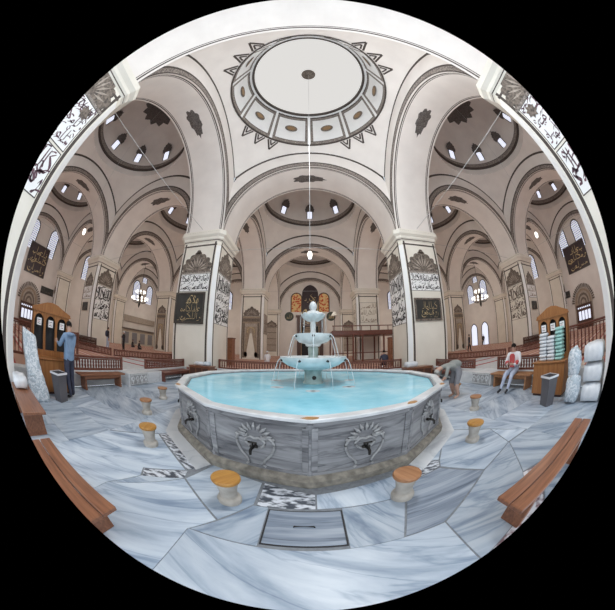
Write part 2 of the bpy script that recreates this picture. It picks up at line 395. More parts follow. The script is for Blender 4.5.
def arch(xc, yc, along, d0=-HB, d1=HB, faces=(1, 1), name='arch', orn=True):
    """round arch between two pillars; d is depth across the opening"""
    mb = MB('plaster'); n = 48
    def W(u, d, z): return (xc + u, yc + d, z) if along == 'x' else (xc - d, yc + u, z)
    T = [PI * k / n for k in range(n + 1)]
    dep = [(0, 'plaster'), (.10, 'line'), (.17, 'plaster'), (.21, 'line'), (.25, 'plaster')]
    D = [d0 + a for a, _ in dep] + [d1 - a for a, _ in dep[::-1]]
    mats = ['plaster', 'line', 'plaster', 'line', 'plaster', 'line', 'plaster', 'line', 'plaster']
    for i in range(len(D) - 1):
        vs = [W(RA * math.cos(t), D[i + q], ZS + RA * math.sin(t)) for q in (0, 1) for t in T]
        mb.add(vs, [(k, k + 1, n + 2 + k, n + 1 + k) for k in range(n)], mats[i])
    bands = [(RA, 5.02, 'line'), (5.02, 5.27, 'orna'), (5.27, 5.38, 'line'), (5.38, 6.36, 'plaster'), (6.36, 6.55, 'line')]
    for side, d in ((0, d0), (1, d1)):
        if not faces[side]: continue
        for r0, r1, m in bands:
            def rr(r, t): return min(r, RA / max(1e-6, abs(math.cos(t))))
            vs = [W(rr(r, t) * math.cos(t), d, ZS + rr(r, t) * math.sin(t)) for r in (r0, r1) for t in T]
            mb.add(vs, [(k, k + 1, n + 2 + k, n + 1 + k) for k in range(n) if rr(r1, T[k]) > r0 + 1e-4 or rr(r1, T[k + 1]) > r0 + 1e-4], m)
    o = mb.build(name, kind='structure', smooth=False)
    if orn and d1 - d0 > 2:                      # painted leaf blot at the crown of the soffit
        ob = MB('leafdark'); pts = []
        for k in range(28):
            a = 2 * PI * k / 28; w = 1 + .12 * math.cos(9 * a)
            pts.append((1.1 * w * math.cos(a), .36 * w * math.sin(a) * (1 - .3 * math.cos(a))))
        vs = []
        for u, d in pts:
            z = ZS + math.sqrt(RA * RA - u * u) - .01; vs.append(W(u, d, z))
        ob.add(vs, [tuple(range(len(vs)))]); ob.build('painted_ornament', parent=o)
    return o

def pendentive_z(r): return ZS + math.sqrt(max(0, RS * RS - r * r))
RD = 4.5
def bay_vault(xc, yc):
    mb = MB('plaster'); n, q = 96, 10
    vs = []
    for k in range(n):
        a = 2 * PI * k / n; rm = min(RA / max(abs(math.cos(a)), abs(math.sin(a))), 7.0)
        # make the corners meet exactly
        for j in range(q + 1):
            r = RD + (rm - RD) * j / q; vs.append((xc + r * math.cos(a), yc + r * math.sin(a), pendentive_z(r)))
    fs = [(k * (q + 1) + j, ((k + 1) % n) * (q + 1) + j, ((k + 1) % n) * (q + 1) + j + 1, k * (q + 1) + j + 1) for k in range(n) for j in range(q)]
    mb.add(vs, fs)
    return mb.build('pendentive_vault', kind='structure', smooth='all')

ZR = pendentive_z(RD)
DOME_R, DOME_Z, DOME_H = 4.36, ZR + 1.35, 3.6
def crest_pts(w, h):
    """outline of a scalloped palmette standing on v = 0"""
    pts = [(-w / 2, 0), (w / 2, 0)]
    N = 7
    for k in range(N):
        a0 = PI * k / N; a1 = PI * (k + 1) / N
        for j in range(7):
            t = j / 6; a = a0 + (a1 - a0) * t
            b = 1 + .13 * math.sin(PI * t)
            up = 1. + .16 * math.exp(-((a - PI / 2) / .3) ** 2)
            pts.append((w * .46 * b * math.cos(a), h * .06 + h * .78 * b * math.sin(a) ** .8 * up if math.sin(a) > 0 else h * .06))
    return pts
_window_proto = []
def dome_window(parent, az):
    """a small arched window on the slope of a dome, with its dark painted crest"""
    u0 = math.asin(.29); r = DOME_R * math.cos(u0); z = DOME_H * math.sin(u0)
    slope = math.atan2(DOME_H * math.cos(u0), DOME_R * math.sin(u0)); cs, sn = math.cos(slope), math.sin(slope)
    if not _window_proto:
        O = Vector((r - .13 * sn - (-.95) * -cs, 0, 0)); 
        V = Vector((-cs, 0, sn)); N = Vector((-sn, 0, -cs)); U = Vector((0, 1, 0))
        O = Vector((r, 0, z)) + N * .10 - V * .80
        f = MB('line'); arch_band(f, O, U, V, N, .60, 1.0, .07, .05, 'line')
        f.prism(arch_outline(.60, 1.0), O, U, V, N, -.25, 'line')
        fo = f.build('window', parent=parent)
        p = MB('win'); p.prism(arch_outline(.56, .98), O + N * .005, U, V, N, .015); po = p.build('pane', parent=fo)
        c = MB('leafdark'); c.prism(crest_pts(1.05, .95), O + V * .86 + N * .06, U, V + N * .16, N, .03); co = c.build('crest', parent=fo)
        _window_proto.append(fo)
        fo.rotation_euler.z = az; fo.location = (0, 0, 0); return fo
    src = _window_proto[0]; o = src.copy(); COL.objects.link(o); o.parent = parent; o.rotation_euler.z = az
    for ch in src.children:
        c = ch.copy(); COL.objects.link(c); c.parent = o
    return o

def side_dome(xc, yc):
    mb = MB('plaster')
    prof = [(4.5, ZR - .002), (4.5, ZR + .62), (4.34, ZR + .62), (4.34, ZR + .74), (4.32, ZR + .78), (4.32, ZR + 1.16), (4.36, ZR + 1.24), (4.36, ZR + 1.35)]
    mats = ['plaster', 'line', 'line', 'line', 'orna', 'line', 'plaster']
    for k in range(1, 17):
        u = PI / 2 * k / 16; prof.append((max(1e-4, DOME_R * math.cos(u)), ZR + 1.35 + DOME_H * math.sin(u))); mats.append('plaster')
    n = 64; base = None
    for j in range(len(prof) - 1):
        vs = [(r * math.cos(2 * PI * k / n), r * math.sin(2 * PI * k / n), z - DOME_Z) for r, z in prof[j:j + 2] for k in range(n)]
        mb.add(vs, [(k, (k + 1) % n, n + (k + 1) % n, n + k) for k in range(n)], mats[j])
    o = mb.build('dome', kind='structure', smooth=True, loc=(xc, yc, DOME_Z), weld=True)
    for k in range(8): dome_window(o, PI / 2 + k * PI / 4)
    ob = MB('leafdark'); N = 48; pts = []
    for rr_ in (0.001, .7, 1.):
        for k in range(N):
            a = 2 * PI * k / N; r = 1.75 * rr_ * (1 + (.1 * math.cos(12 * a) if rr_ == 1. else 0))
            pts.append((r * math.cos(a), r * math.sin(a), DOME_H * math.sqrt(1 - (r / DOME_R) ** 2) - .03))
    ob.add(pts, [(j * N + k, j * N + (k + 1) % N, (j + 1) * N + (k + 1) % N, (j + 1) * N + k) for j in range(2) for k in range(N)])
    ob.build('painted_ornament', parent=o)
    return o

# -- pillars, arches, vaults, domes
pillars = {}
for r, y in enumerate(ROWY):
    xs = PX if r else [-6.25, 6.25]
    for x in xs: pillars[(x, r)] = pillar(x, y if r else NEARY, 0. if r == 0 else PLAT)
    if r < 3 and r > 0:
        for sx in (-31.25, 31.25): pillars[(sx, r)] = pillar(sx, y, PLAT)
for sx in (-31.25, 31.25): pillar(sx, ROWY[0], PLAT)
COLX = [-25, -12.5, 0, 12.5, 25]; BAYY = [5.2, 17.7, 30.2]
for xc in COLX:
    for r in (0, 1, 2): 
        if r or abs(xc) < 1: arch(xc, ROWY[r], 'x', orn=r > 0)
    arch(xc, 35.55, 'x', -.4, .4, faces=(1, 0), name='wall_arch', orn=False)
for yc in BAYY:
    for x in PX: arch(x, yc, 'y')
    arch(-30.35, yc, 'y', -.4, .4, faces=(1, 0), name='wall_arch', orn=False)
    arch(30.35, yc, 'y', -.4, .4, faces=(0, 1), name='wall_arch', orn=False)
for xc in COLX:
    for yc in BAYY:
        bay_vault(xc, yc)
        if not (xc == 0 and yc == 5.2): side_dome(xc, yc)

# -- the fountain bay's open drum and daylit cap
def fountain_dome(xc, yc):
    z0, z1, r0, r1 = ZR - .05, 19.0, 4.44, 4.18
    mb = MB('panelwhite')
    ang = [(0, 1.4, 'panelwhite'), (1.4, 1.7, 'line'), (1.7, 3.5, 'orna'), (3.5, 3.8, 'line'), (3.8, 18, 'panelwhite')]
    ang = ang + [(36 - b, 36 - a, m) for a, b, m in ang[::-1]]
    rows = [(0, .03, 'L'), (.03, .10, 'O'), (.10, .115, 'l'), (.115, .86, 'P'), (.86, .88, 'l'), (.88, .95, 'O'), (.95, 1., 'l')]
    def pt(a, t):
        r = r0 + (r1 - r0) * t; a = math.radians(a) + PI / 2
        return (r * math.cos(a), r * math.sin(a), z0 + (z1 - z0) * t)
    for p in range(10):
        for a, b, m in ang:
            for ta, tb, k in rows:
                inner = 4.4 <= min(a, 36 - b)
                mm = 'line' if k == 'L' else ('panelwhite' if m == 'panelwhite' and a < 1.5 or (m == 'panelwhite' and b > 34.5) else (m if k == 'P' else (('orna' if k == 'O' else 'line'))))
                segs = max(1, int((b - a) / 4))
                for s_ in range(segs):
                    A = p * 36 + a + (b - a) * s_ / segs; B = p * 36 + a + (b - a) * (s_ + 1) / segs
                    mb.add([pt(A, ta), pt(B, ta), pt(B, tb), pt(A, tb)], [(0, 1, 2, 3)], mm)
    n = 72
    def lathe_open(prof, mats):
        for j in range(len(prof) - 1):
            vs = [(r * math.cos(2 * PI * k / n), r * math.sin(2 * PI * k / n), z) for r, z in prof[j:j + 2] for k in range(n)]
            mb.add(vs, [(k, (k + 1) % n, n + (k + 1) % n, n + k) for k in range(n)], mats[j])
    lathe_open([(4.5, ZR + .02), (4.5, ZR - .07), (4.42, ZR - .07), (4.42, ZR)], ['line', 'line', 'line'])
    lathe_open([(4.18, z1), (4.02, z1 + .02), (3.88, z1 + .02), (3.88, z1 + .3)], ['panelwhite', 'line', 'line'])
    o = mb.build('dome', kind='structure', loc=(xc, yc, 0), smooth=False)
    cp = MB('skylight'); m_ = 14
    pr_ = [(3.88 * math.cos(PI / 2 * k / m_) if k < m_ else 1e-4, z1 + .3 + 1.1 * math.sin(PI / 2 * k / m_)) for k in range(m_ + 1)]
    for j in range(m_):
        vs = [(r * math.cos(2 * PI * k / n), r * math.sin(2 * PI * k / n), z) for r, z in pr_[j:j + 2] for k in range(n)]
        cp.add(vs, [(k, (k + 1) % n, n + (k + 1) % n, n + k) for k in range(n)])
    cp.build('daylit_cap', parent=o, smooth='all', weld=True)
    md = MB('crest'); md.lathe([(.5, z1 + 1.30), (.52, z1 + 1.24), (.3, z1 + 1.18), (.12, z1 + 1.1)], 20); md.build('ceiling_rose', parent=o, smooth=True)
    for p in range(10):
        a = math.radians(p * 36 + 18) + PI / 2; t = .5; r = r0 + (r1 - r0) * t - .02
        O = Vector((r * math.cos(a), r * math.sin(a), z0 + (z1 - z0) * t)); N = -Vector((math.cos(a), math.sin(a), 0)); U = Vector((-math.sin(a), math.cos(a), 0))
        g = MB('crest')
        g.prism([(.47 * math.cos(2 * PI * k / 24), .47 * math.sin(2 * PI * k / 24)) for k in range(24)], O, U, (0, 0, 1), N, .03)
        go = g.build('medallion', parent=o)
        s2 = MB('bronzegold'); pts = [((.4 if k % 2 else .24) * math.cos(2 * PI * k / 24), (.4 if k % 2 else .24) * math.sin(2 * PI * k / 24)) for k in range(24)]
        s2.prism(pts, O + N * .03, U, (0, 0, 1), N, .01); s2.build('gold_star', parent=go)
    for q in range(4):                                    # star points painted round the drum's foot
        for dq in (-12.5, 0, 12.5):
            a = math.radians(45 + 90 * q + dq); tb = MB('line')
            for s_, w in ((1., .06), (.5, .05)):
                def P3(r, da):
                    return Vector((r * math.cos(a + da), r * math.sin(a + da), pendentive_z(r) - .03))
                hw = .08 * s_
                for A, B in (((4.55, -hw), (4.55 + .58 * s_, 0)), ((4.55, hw), (4.55 + .58 * s_, 0))):
                    p, e = P3(*A), P3(*B); t = (e - p).normalized(); sd = t.cross(Vector((0, 0, 1))).normalized() * w
                    md_ = (p + e) / 2; md_.z = pendentive_z(math.hypot(md_.x, md_.y)) - .03
                    tb.add([p - sd, p + sd, md_ + sd, md_ - sd, e + sd, e - sd], [(0, 1, 2, 3), (3, 2, 4, 5)])
            tb.build('star_point', parent=o)
    return o
fountain_dome(0, 5.2)

# -- outer walls, plus unseen light blockers behind the side bays
def wall_box(name, *b, m='plaster'):
    mb = MB(m); mb.box(*b); return mb.build(name, kind='structure')
wall_box('wall_left', -31.2, -30.75, -.9, 36.4, 0, 14.6)
wall_box('wall_right', 30.75, 31.2, -.9, 36.4, 0, 14.6)
for sx_, nm_ in ((-1, 'light_block_left'), (1, 'light_block_right')): wall_box(nm_, min(sx_ * 7.5, sx_ * 31.2), max(sx_ * 7.5, sx_ * 31.2), -2.6, -2.3, 0, 14.6)  # unseen boxes added to keep the rear sky out of the side bays
wall_box('wall_back', -31.2, 31.2, 35.95, 36.4, 0, 14.6)

# -- floors
def platform():
    w = 6.45
    for nm, b in (('platform_floor_left', (-30.8, -w - .3, -2.3, 36)), ('platform_floor_right', (w + .3, 30.8, -2.3, 36)), ('platform_floor_back', (-w - .3, w + .3, 11.3, 36))):
        mb = MB('carpet'); mb.box(*b, 0, PLAT - .005); mb.build(nm, kind='structure')
platform()
def kerb(name, x0, x1, y0, y1, carved=None):
    mb = MB('kerb'); mb.bbox(x0, x1, y0, y1, 0, PLAT + .01, .015); o = mb.build(name, kind='structure')
    return o
kerb('kerb_left', -6.75, -6.42, .25, 10.15); kerb('kerb_right', 6.42, 6.75, .25, 10.15); kerb('kerb_back', -4.95, 4.95, 11.0, 11.32)
mb = MB('greymat'); mb.box(-10.6, -6.76, 3.0, 10.2, PLAT - .01, PLAT + .006); mb.box(6.76, 10.6, 3., 10.2, PLAT - .01, PLAT + .006); mb.build('matting_floor', kind='structure')
for sx in (-1, 1):                                       # red runners on the matting
    mb = MB('redcarpet'); mb.box(min(sx * 6.95, sx * 10.4), max(sx * 6.95, sx * 10.4), 7.5, 7.72, PLAT, PLAT + .012)
    o = mb.build('red_runner'); tag(o, 'narrow red runner on the grey matting beyond the ' + ('standing man' if sx < 0 else 'seated man'), 'rug')
    mb = MB('redcarpet'); mb.box(min(sx * 6.95, sx * 10.4), max(sx * 6.95, sx * 10.4), 8.9, 9.12, PLAT, PLAT + .012)
    o = mb.build('red_runner'); tag(o, 'farther narrow red runner across the grey matting on the ' + ('left' if sx < 0 else 'right') + ' platform', 'rug')

# step blocks at the gaps between the rails, each with a carved marble slab let into its front
for sx in (-1, 1):
    d = -sx; X0, X1 = sorted((sx * 6.42, sx * 5.92))
    mb = MB('kerb'); mb.bbox(X0, X1, 5.3, 7.3, 0, .44, .012); mb.build('trim_%d' % (6 + sx), kind='structure')
    X = sx * 5.92; mb = MB('carve')
    mb.bbox(min(X, X + d * .025), max(X, X + d * .025), 5.34, 6.34, .03, .42, .008)
    o = mb.build('carved_slab'); tag(o, 'carved grey and white marble slab on the step ' + ('left of the pool, beside the bench' if sx < 0 else 'right of the pool, between bending and seated men'), 'marble slab')
    cb = MB('kerb'); f = lambda y, z, e=.03: (X + d * e, y, z)
    for z in (.06, .39): cb.tube([f(5.37, z), f(6.31, z)], .012, 5)
    for y in (5.37, 6.31): cb.tube([f(y, .06), f(y, .39)], .012, 5)
    for k in range(4):
        yc = 5.48 + .24 * k
        for s_ in (-1, 1):
            cb.tube([f(yc + s_ * .10 * math.cos(t * .9) * (1 - t / 9), .225 + .13 * math.sin(t * .9) * (1 - t / 9)) for t in range(8)], .013, 5)
        cb.tube([f(yc, .09), f(yc + .06, .225), f(yc, .36), f(yc - .06, .225), f(yc, .09)], .010, 5)
    cb.build('relief', parent=o)

# court floor: real slabs with open joints
def court():
    g = MB('grout'); g.box(-6.45, 6.45, -2.3, 11.02, -.3, -.012); g.build('floor', kind='structure')
    mb = MB('court')
    def slab(pts, m=None):
        c = (sum(p[0] for p in pts) / len(pts), sum(p[1] for p in pts) / len(pts))
        q = []
        for p in pts:
            L = math.hypot(p[0] - c[0], p[1] - c[1]); f = 1 - .0045 / max(L, .05); q.append((c[0] + (p[0] - c[0]) * f, c[1] + (p[1] - c[1]) * f))
        mb.prism(q, (0, 0, -.03), (1, 0, 0), (0, 1, 0), (0, 0, 1), .03, m)
    R = lambda x0, x1, y0, y1, m=None: slab([(x0, y0), (x1, y0), (x1, y1), (x0, y1)], m)
    # long slabs under and behind the lens, then the row round the hatch
    R(-1.0, 1.15, .36, 1.1); R(-2.6, -1.0, -.4, .30); R(-1., 1.3, -.4, .33, 'courtdark')
    slab([(-1.0, .36), (-1.0, 1.09), (-.82, 1.355), (-1.44, 1.90), (-2.1, 1.1), (-2.1, .36)])
    b_ = MB('grout'); b_.prism([(-6.4, -2.25), (6.4, -2.25), (6.4, 11.), (-6.4, 11.)], (0, 0, -.02), (1, 0, 0), (0, 1, 0), (0, 0, 1), .014); b_.build('floor', kind='structure')
    slab([(-.98, 1.11), (-.40, 1.11), (-.40, 1.72), (-.55, 1.72), (-.8, 1.35)])
    slab([(.31, 1.1), (.75, 1.1), (.98, 1.75), (.31, 1.72)])
    slab([(-.52, 1.73), (.06, 1.73), (.06, 2.0), (-.52, 2.2)], 'breccia')
    slab([(.07, 1.73), (.98, 1.76), (1.23, 2.28), (.07, 2.0)])
    slab([(.77, 1.11), (1.14, 1.11), (2.04, 1.63), (1.62, 2.11), (1.26, 2.03), (1.0, 1.74)], 'courtdark')
    slab([(1.25, 2.05), (1.64, 2.13), (1.72, 2.3), (1.48, 2.46)], 'breccia')
    slab([(1.16, .4), (1.9, .61), (2.36, 1.12), (2.91, 1.91), (2.06, 1.62), (1.16, 1.1)])
    slab([(3.11, 2.58), (3.49, 1.93), (2.92, 1.93)]); slab([(-2.09, 1.11), (-1.46, 1.9), (-1.91, 1.59)]); slab([(1.5, 2.47), (1.73, 2.32), (2.44, 3.3), (2.3, 3.28)])
    slab([(1.16, .33), (1.16, .39), (1.9, .6), (2.35, 1.1), (2.7, 1.0), (1.9, .3)], 'brecciared')
    slab([(-1.43, 1.92), (-.81, 1.37), (-.55, 1.74), (-.55, 2.2), (-1.25, 2.45)])
    slab([(-1.9, 1.6), (-1.45, 1.92), (-1.5, 2.1), (-2.0, 1.75)], 'breccia')
    slab([(-1.52, 2.13), (-1.27, 2.48), (-2.3, 3.3), (-2.55, 2.9)], 'breccia')
    slab([(-2.1, .36), (-2.1, 1.1), (-1.92, 1.58), (-2.02, 1.77), (-1.54, 2.11), (-2.57, 2.88), (-3.3, 2.2), (-3.3, .36)])
    slab([(2.07, 1.64), (2.9, 1.92), (3.1, 2.6), (2.45, 3.3), (1.74, 2.3), (1.66, 2.14)])
    slab([(1.9, .33), (2.7, 1.02), (2.37, 1.12), (2.92, 1.9), (3.5, 1.9), (3.5, .33)])
    # the rest of the court in running courses
    rnd = random.Random(3)
    def course(x0, x1, ys, wmin, wmax):
        y = ys[0]
        for y1 in ys[1:]:
            x = x0
            while x < x1 - .05:
                w = min(rnd.uniform(wmin, wmax), x1 - x)
                if x1 - x - w < .35: w = x1 - x
                R(x, x + w, y, y1); x += w
            y = y1
    course(-6.42, -3.3, [-2.3, -.4, .36, 1.2, 2.2, 3.1, 4.2, 5.5, 6.6, 7.8, 9., 10.15], 1.3, 3.1)
    course(3.5, 6.42, [-2.3, -.4, .33, 1.0, 1.9, 2.9, 4.0, 5.2, 6.5, 7.6, 8.9, 10.15], 1.3, 2.9)
    course(-3.3, 3.5, [-2.3, -1.3, -.4], 1.6, 3.)
    slab([(-3.3, -.4), (-2.6, -.4), (-2.6, .33), (-3.3, .33)]); slab([(1.3, -.4), (3.5, -.4), (3.5, .3), (1.3, .3)])
    slab([(-2.57, 2.92), (-2.3, 3.32), (-2.95, 4.6), (-2.95, 5.2), (-3.3, 5.2), (-3.3, 2.25)])
    slab([(2.46, 3.32), (3.12, 2.62), (3.5, 1.92), (3.5, 5.2), (3.0, 5.2), (3.0, 4.6)])
    course(-3.3, -2.6, [5.2, 6.6, 8.2, 10.15], .7, .7); course(2.7, 3.5, [5.2, 6.6, 8.2, 10.15], .8, .8)
    course(-4.95, 4.95, [8.25, 9.4, 10.15, 11.0], 1.5, 3.)
    # white ring of slabs at the basin's foot
    n, R0, cy = 14, 2.98, 5.15
    for k in range(n):
        a, b = -PI / 2 + 2 * PI * k / n, -PI / 2 + 2 * PI * (k + 1) / n
        if k not in (0, n - 1): mb.prism([(R0 * math.cos(a), cy + R0 * math.sin(a)), (R0 * math.cos(b), cy + R0 * math.sin(b)), ((R0 + .3) * math.cos(b), cy + (R0 + .3) * math.sin(b)), ((R0 + .3) * math.cos(a), cy + (R0 + .3) * math.sin(a))], (0, 0, -.025), (1, 0, 0), (0, 1, 0), (0, 0, 1), .028, 'kerb')
    mb.build('floor', kind='structure')
court()
# ------------------------------------------------------------------ script and painted ornament
GL = {  # strokes drawn right to left, alif height 1; last item = how far the pen moves on
 'A': ([[(0, 1.0), (-.04, .5), (-.02, .0)]], .26),
 'L': ([[(0, 1.05), (-.02, .3), (-.1, .03), (-.42, .0)]], .40),
 'H': ([[(0, 0), (-.12, .30), (-.36, .28), (-.38, .04), (-.18, -.02), (.0, .04)]], .50),
 'M': ([[(.02, .03), (-.06, .22), (-.26, .18), (-.24, .0), (-.08, .0), (-.5, .0)]], .48),
 'X': ([[(.02, .40), (-.28, .44), (-.52, .30), (-.2, .03), (-.62, .0)]], .60),
 'D': ([[(-.06, .42), (-.2, .16), (-.16, -.01), (-.52, .02)]], .56),
 'N': ([[(0, .26), (-.03, -.02), (-.3, -.24), (-.62, -.1), (-.68, .24)], 'd', (-.34, .22)], .8),
 'W': ([[(-.2, .08), (-.06, .26), (.04, .12), (-.05, -.02), (-.22, -.24), (-.5, -.26)]], .5),
 'R': ([[(0, .22), (-.02, -.02), (-.2, -.24), (-.46, -.28)]], .42),
 'Y': ([[(.0, .30), (-.2, .34), (-.16, .12), (-.34, -.02), (-.2, -.2), (.25, -.24), (.7, -.16)], 'd', (-.05, -.42), 'd', (.12, -.42)], .45),
 'E': ([[(0, .30), (-.18, .42), (-.3, .30), (-.12, .12), (-.05, .03), (-.46, .0)]], .46),
 'K': ([[(-.1, 1.0), (-.55, .72)], [(-.5, .74), (-.02, .36), (-.1, .02), (-.66, .0)]], .66),
 'S': ([[(0, .2), (-.05, .0), (-.16, .2), (-.22, .0), (-.34, .22), (-.42, .0), (-.66, .0)]], .66),
 'B': ([[(.02, .2), (-.04, .02), (-.5, -.02), (-.58, .18)], 'd', (-.28, -.24)], .62),
 'F': ([[(-.2, .1), (-.06, .32), (.05, .2), (-.06, .02), (-.52, .0)], 'd', (-.04, .56)], .54),
 ' ': ([], .22),
}
def script_line(text):
    """strokes and width of a line of script, starting at u = 0 and running to the left"""
    x = 0; out = []; dots = []
    for ch in text:
        st, adv = GL[ch]; i = 0
        while i < len(st):
            if st[i] == 'd': dots.append((x + st[i + 1][0], st[i + 1][1])); i += 2
            else: out.append([(x + a, b) for a, b in st[i]]); i += 1
        x -= adv
    return out, dots, -x
def write(mb, text, O, U, V, x0, x1, y0, y1, m, w=.13, marks=0):
    """fit a line of script into the box x0..x1, y0..y1 of the plane"""
    st, dots, W = script_line(text)
    ys = [p[1] for s in st for p in s]; lo, hi = min(ys), max(ys)
    sx = (x1 - x0) / (W + .1); sy = (y1 - y0) / (hi - lo)
    f = lambda p: (x1 - .05 * sx + p[0] * sx, y0 + (p[1] - lo) * sy)
    ww = w * (sx + sy) / 2
    for s in st: mb.ribbon([f(p) for p in s], ww, O, U, V, m=m, sub=4)
    O_, U_, V_ = Vector(O), Vector(U), Vector(V)
    for d in dots:
        c = f(d); r = ww * .5
        mb.add([O_ + U_ * (c[0] + a) + V_ * (c[1] + b) for a, b in ((r, 0), (0, r), (-r, 0), (0, -r))], [(0, 1, 2, 3)], m)

    if marks:                                            # vowel marks and little flourishes between the letters
        rnd = random.Random(len(text) * 31 + marks)
        for k in range(marks):
            a, b = x0 + (x1 - x0) * (k + rnd.uniform(.2, .8)) / marks, y0 + (y1 - y0) * rnd.choice((.12, .42, .62, .8, .95))
            q = ww * rnd.uniform(1.0, 1.8)
            mb.ribbon([(a - q, b - q * .35), (a, b + q * .25), (a + q, b + q * .4)] if k % 3 else [(a + q * .6, b), (a, b + q * .8), (a - q * .6, b), (a, b - q * .7), (a + q * .5, b)], ww * .6, O, U, V, m=m, sub=2, taper=False)

class Face:
    """a wall plane: centre O on the floor, U to the viewer's right, N outward"""
    def __init__(s, O, N):
        s.O, s.N = Vector(O), Vector(N); s.V = Vector((0, 0, 1)); s.U = s.V.cross(s.N).normalized()
    def at(s, u, z, d=0.): return s.O + s.U * u + s.V * z + s.N * d

def palmette(parent, F, u, z, w, h, name='painted_crest'):
    mb = MB('crest'); O = F.at(u, z, .004)
    mb.prism(crest_pts(w, h), O, F.U, F.V, F.N, .006)
    mb.prism([(-w * .52, -.09), (w * .52, -.09), (w * .52, 0), (-w * .52, 0)], O, F.U, F.V, F.N, .006, 'orna')
    for k in range(9):                                  # pale leaf ribs of the fan
        a = PI * (k + .7) / 9.4; r1 = .40 * (1 + .12 * (k == 4))
        c, s_ = math.cos(a), math.sin(a)
        P = [(w * r * c, h * .05 + h * 1.85 * r * s_) for r in (.1, .25, r1)]
        t = Vector((P[2][0] - P[0][0], P[2][1] - P[0][1])).normalized(); q = Vector((-t.y, t.x)) * w * .022
        O2 = F.at(u, z, .0115)
        mb.add([O2 + F.U * x + F.V * y for x, y in ((P[0][0], P[0][1]), (P[1][0] + q.x, P[1][1] + q.y), P[2], (P[1][0] - q.x, P[1][1] - q.y))], [(0, 1, 2, 3)], 'crest_lt')
    # small trefoil on top
    for (a, b, r) in ((0, h * 1.02, .075), (-.06 * w, h * .93, .06), (.06 * w, h * .93, .06)):
        mb.prism([(a + r * w * math.cos(2 * PI * k / 12), b + r * w * math.sin(2 * PI * k / 12)) for k in range(12)], O, F.U, F.V, F.N, .007)
    return mb.build(name, parent=parent)

def script_panel(parent, F, u0, u1, z0, z1, lines, ink='ink', ground='panelwhite', w=.15, border='line', marks=0, name='painted_script'):
    mb = MB(ground); d = .005
    if ground: mb.prism([(u0, z0), (u1, z0), (u1, z1), (u0, z1)], F.at(0, 0, 0), F.U, F.V, F.N, d, ground)
    if border:
        t = .025
        for a, b, c, e in ((u0, u1, z0, z0 + t), (u0, u1, z1 - t, z1), (u0, u0 + t, z0, z1), (u1 - t, u1, z0, z1)):
            mb.prism([(a, c), (b, c), (b, e), (a, e)], F.at(0, 0, d - .001), F.U, F.V, F.N, .003, border)
    n = len(lines); H = (z1 - z0) - .1
    O = F.at(0, 0, d + .004)
    y = z1 - .05
    tot = sum(h for _, h in lines)
    for text, h in lines:
        hh = H * h / tot
        write(mb, text, O, F.U, F.V, u0 + .06, u1 - .06, y - hh * .97, y - hh * .05, ink, w, marks); y -= hh
    return mb.build(name, parent=parent)

RY = lambda r: ROWY[r] if r else NEARY
FR = lambda x, r: Face((x, RY(r) - HB, 0), (0, -1, 0))        # pillar face toward the camera
IN = lambda x, r: Face((x - math.copysign(HB, x), RY(r), 0), (-math.copysign(1, x), 0, 0))   # pillar face toward the axis
DENSE = [('LAHALWLAKALWLAHKL', 1), ('BSMALLHWXMRNFXHSD', 1)]
TALL = [('LALALLAKLALKAL', 1.2), ('WMXMDRSWLHXF', .9), ('ALLHYENXMLA', .9), ('HSMXRDWNE', .7)]
for sx in (-1, 1):
    p = pillars[(sx * 6.25, 1)]; F = FR(sx * 6.25, 1)
    palmette(p, F, 0, 5.58, 1.95, 1.15); script_panel(p, F, -.98, .98, 4.46, 5.46, DENSE if sx < 0 else [('AKLALWLAHLALKLAL', 1), ('MXSNBELLHWXRHSNFD', 1)], w=.25, marks=14)
    G = IN(sx * 6.25, 1)
    palmette(p, G, 0, 5.72, 1.95, 1.3); script_panel(p, G, -1., 1., 2.82, 5.6, TALL if sx < 0 else [('ALLALAKLALAL', 1.2), ('HWALXMDYLSN', .9), ('WEMRALNSHX', 1.), ('XMDRSHNE', .7)], w=.26, marks=9)
    # near pillars, seen edge-on beside the lens
    p = pillars[(sx * 6.25, 0)]; G = IN(sx * 6.25, 0)
    palmette(p, G, 0, 6.42, 2.0, 1.2)
    script_panel(p, G, -.93, .93, 4.84, 6.32, [('ALALLH', .7), ('WLAMXKALRHBD', 1), ('SLAHNEKALMRL', 1)], ink='ink_plum', w=.17, marks=16, name='painted_script')
    script_panel(p, G, -.93, .93, 3.66, 4.78, [('KALALKDLAL', 1.2), ('WXHMERNSX', 1)], ink='ink_plum', w=.2, marks=12)
    st = MB('crest'); uu = .58 if sx < 0 else -.58
    st.prism([((.24 if k % 2 else .16) * math.cos(PI * k / 8) + uu, (.24 if k % 2 else .16) * math.sin(PI * k / 8) + 5.97) for k in range(16)], G.at(0, 0, .012), G.U, G.V, G.N, .006)
    st.build('star_rosette', parent=p)
    # side pillars of the first row: tall script under a crest
    p = pillars[(sx * 18.75, 1)]; F = FR(sx * 18.75, 1); G = IN(sx * 18.75, 1)
    palmette(p, G, 0, 5.75, 1.95, 1.25); script_panel(p, G, -.95, .95, 2.75, 5.6, [('LALLAKLAL', 1.2), ('WHXMYLRD', .9), ('MEALNDXH', 1)], ink='ink' if sx < 0 else 'crest', ground='panelwhite' if sx < 0 else 'cream', w=.28, marks=7)
    palmette(p, F, 0, 5.5, 1.6, 1.); script_panel(p, F, -.9, .9, 4.3, 5.4, [('ALLKLAH', 1), ('SMXLLR', 1)], ink='tanscript', w=.2)
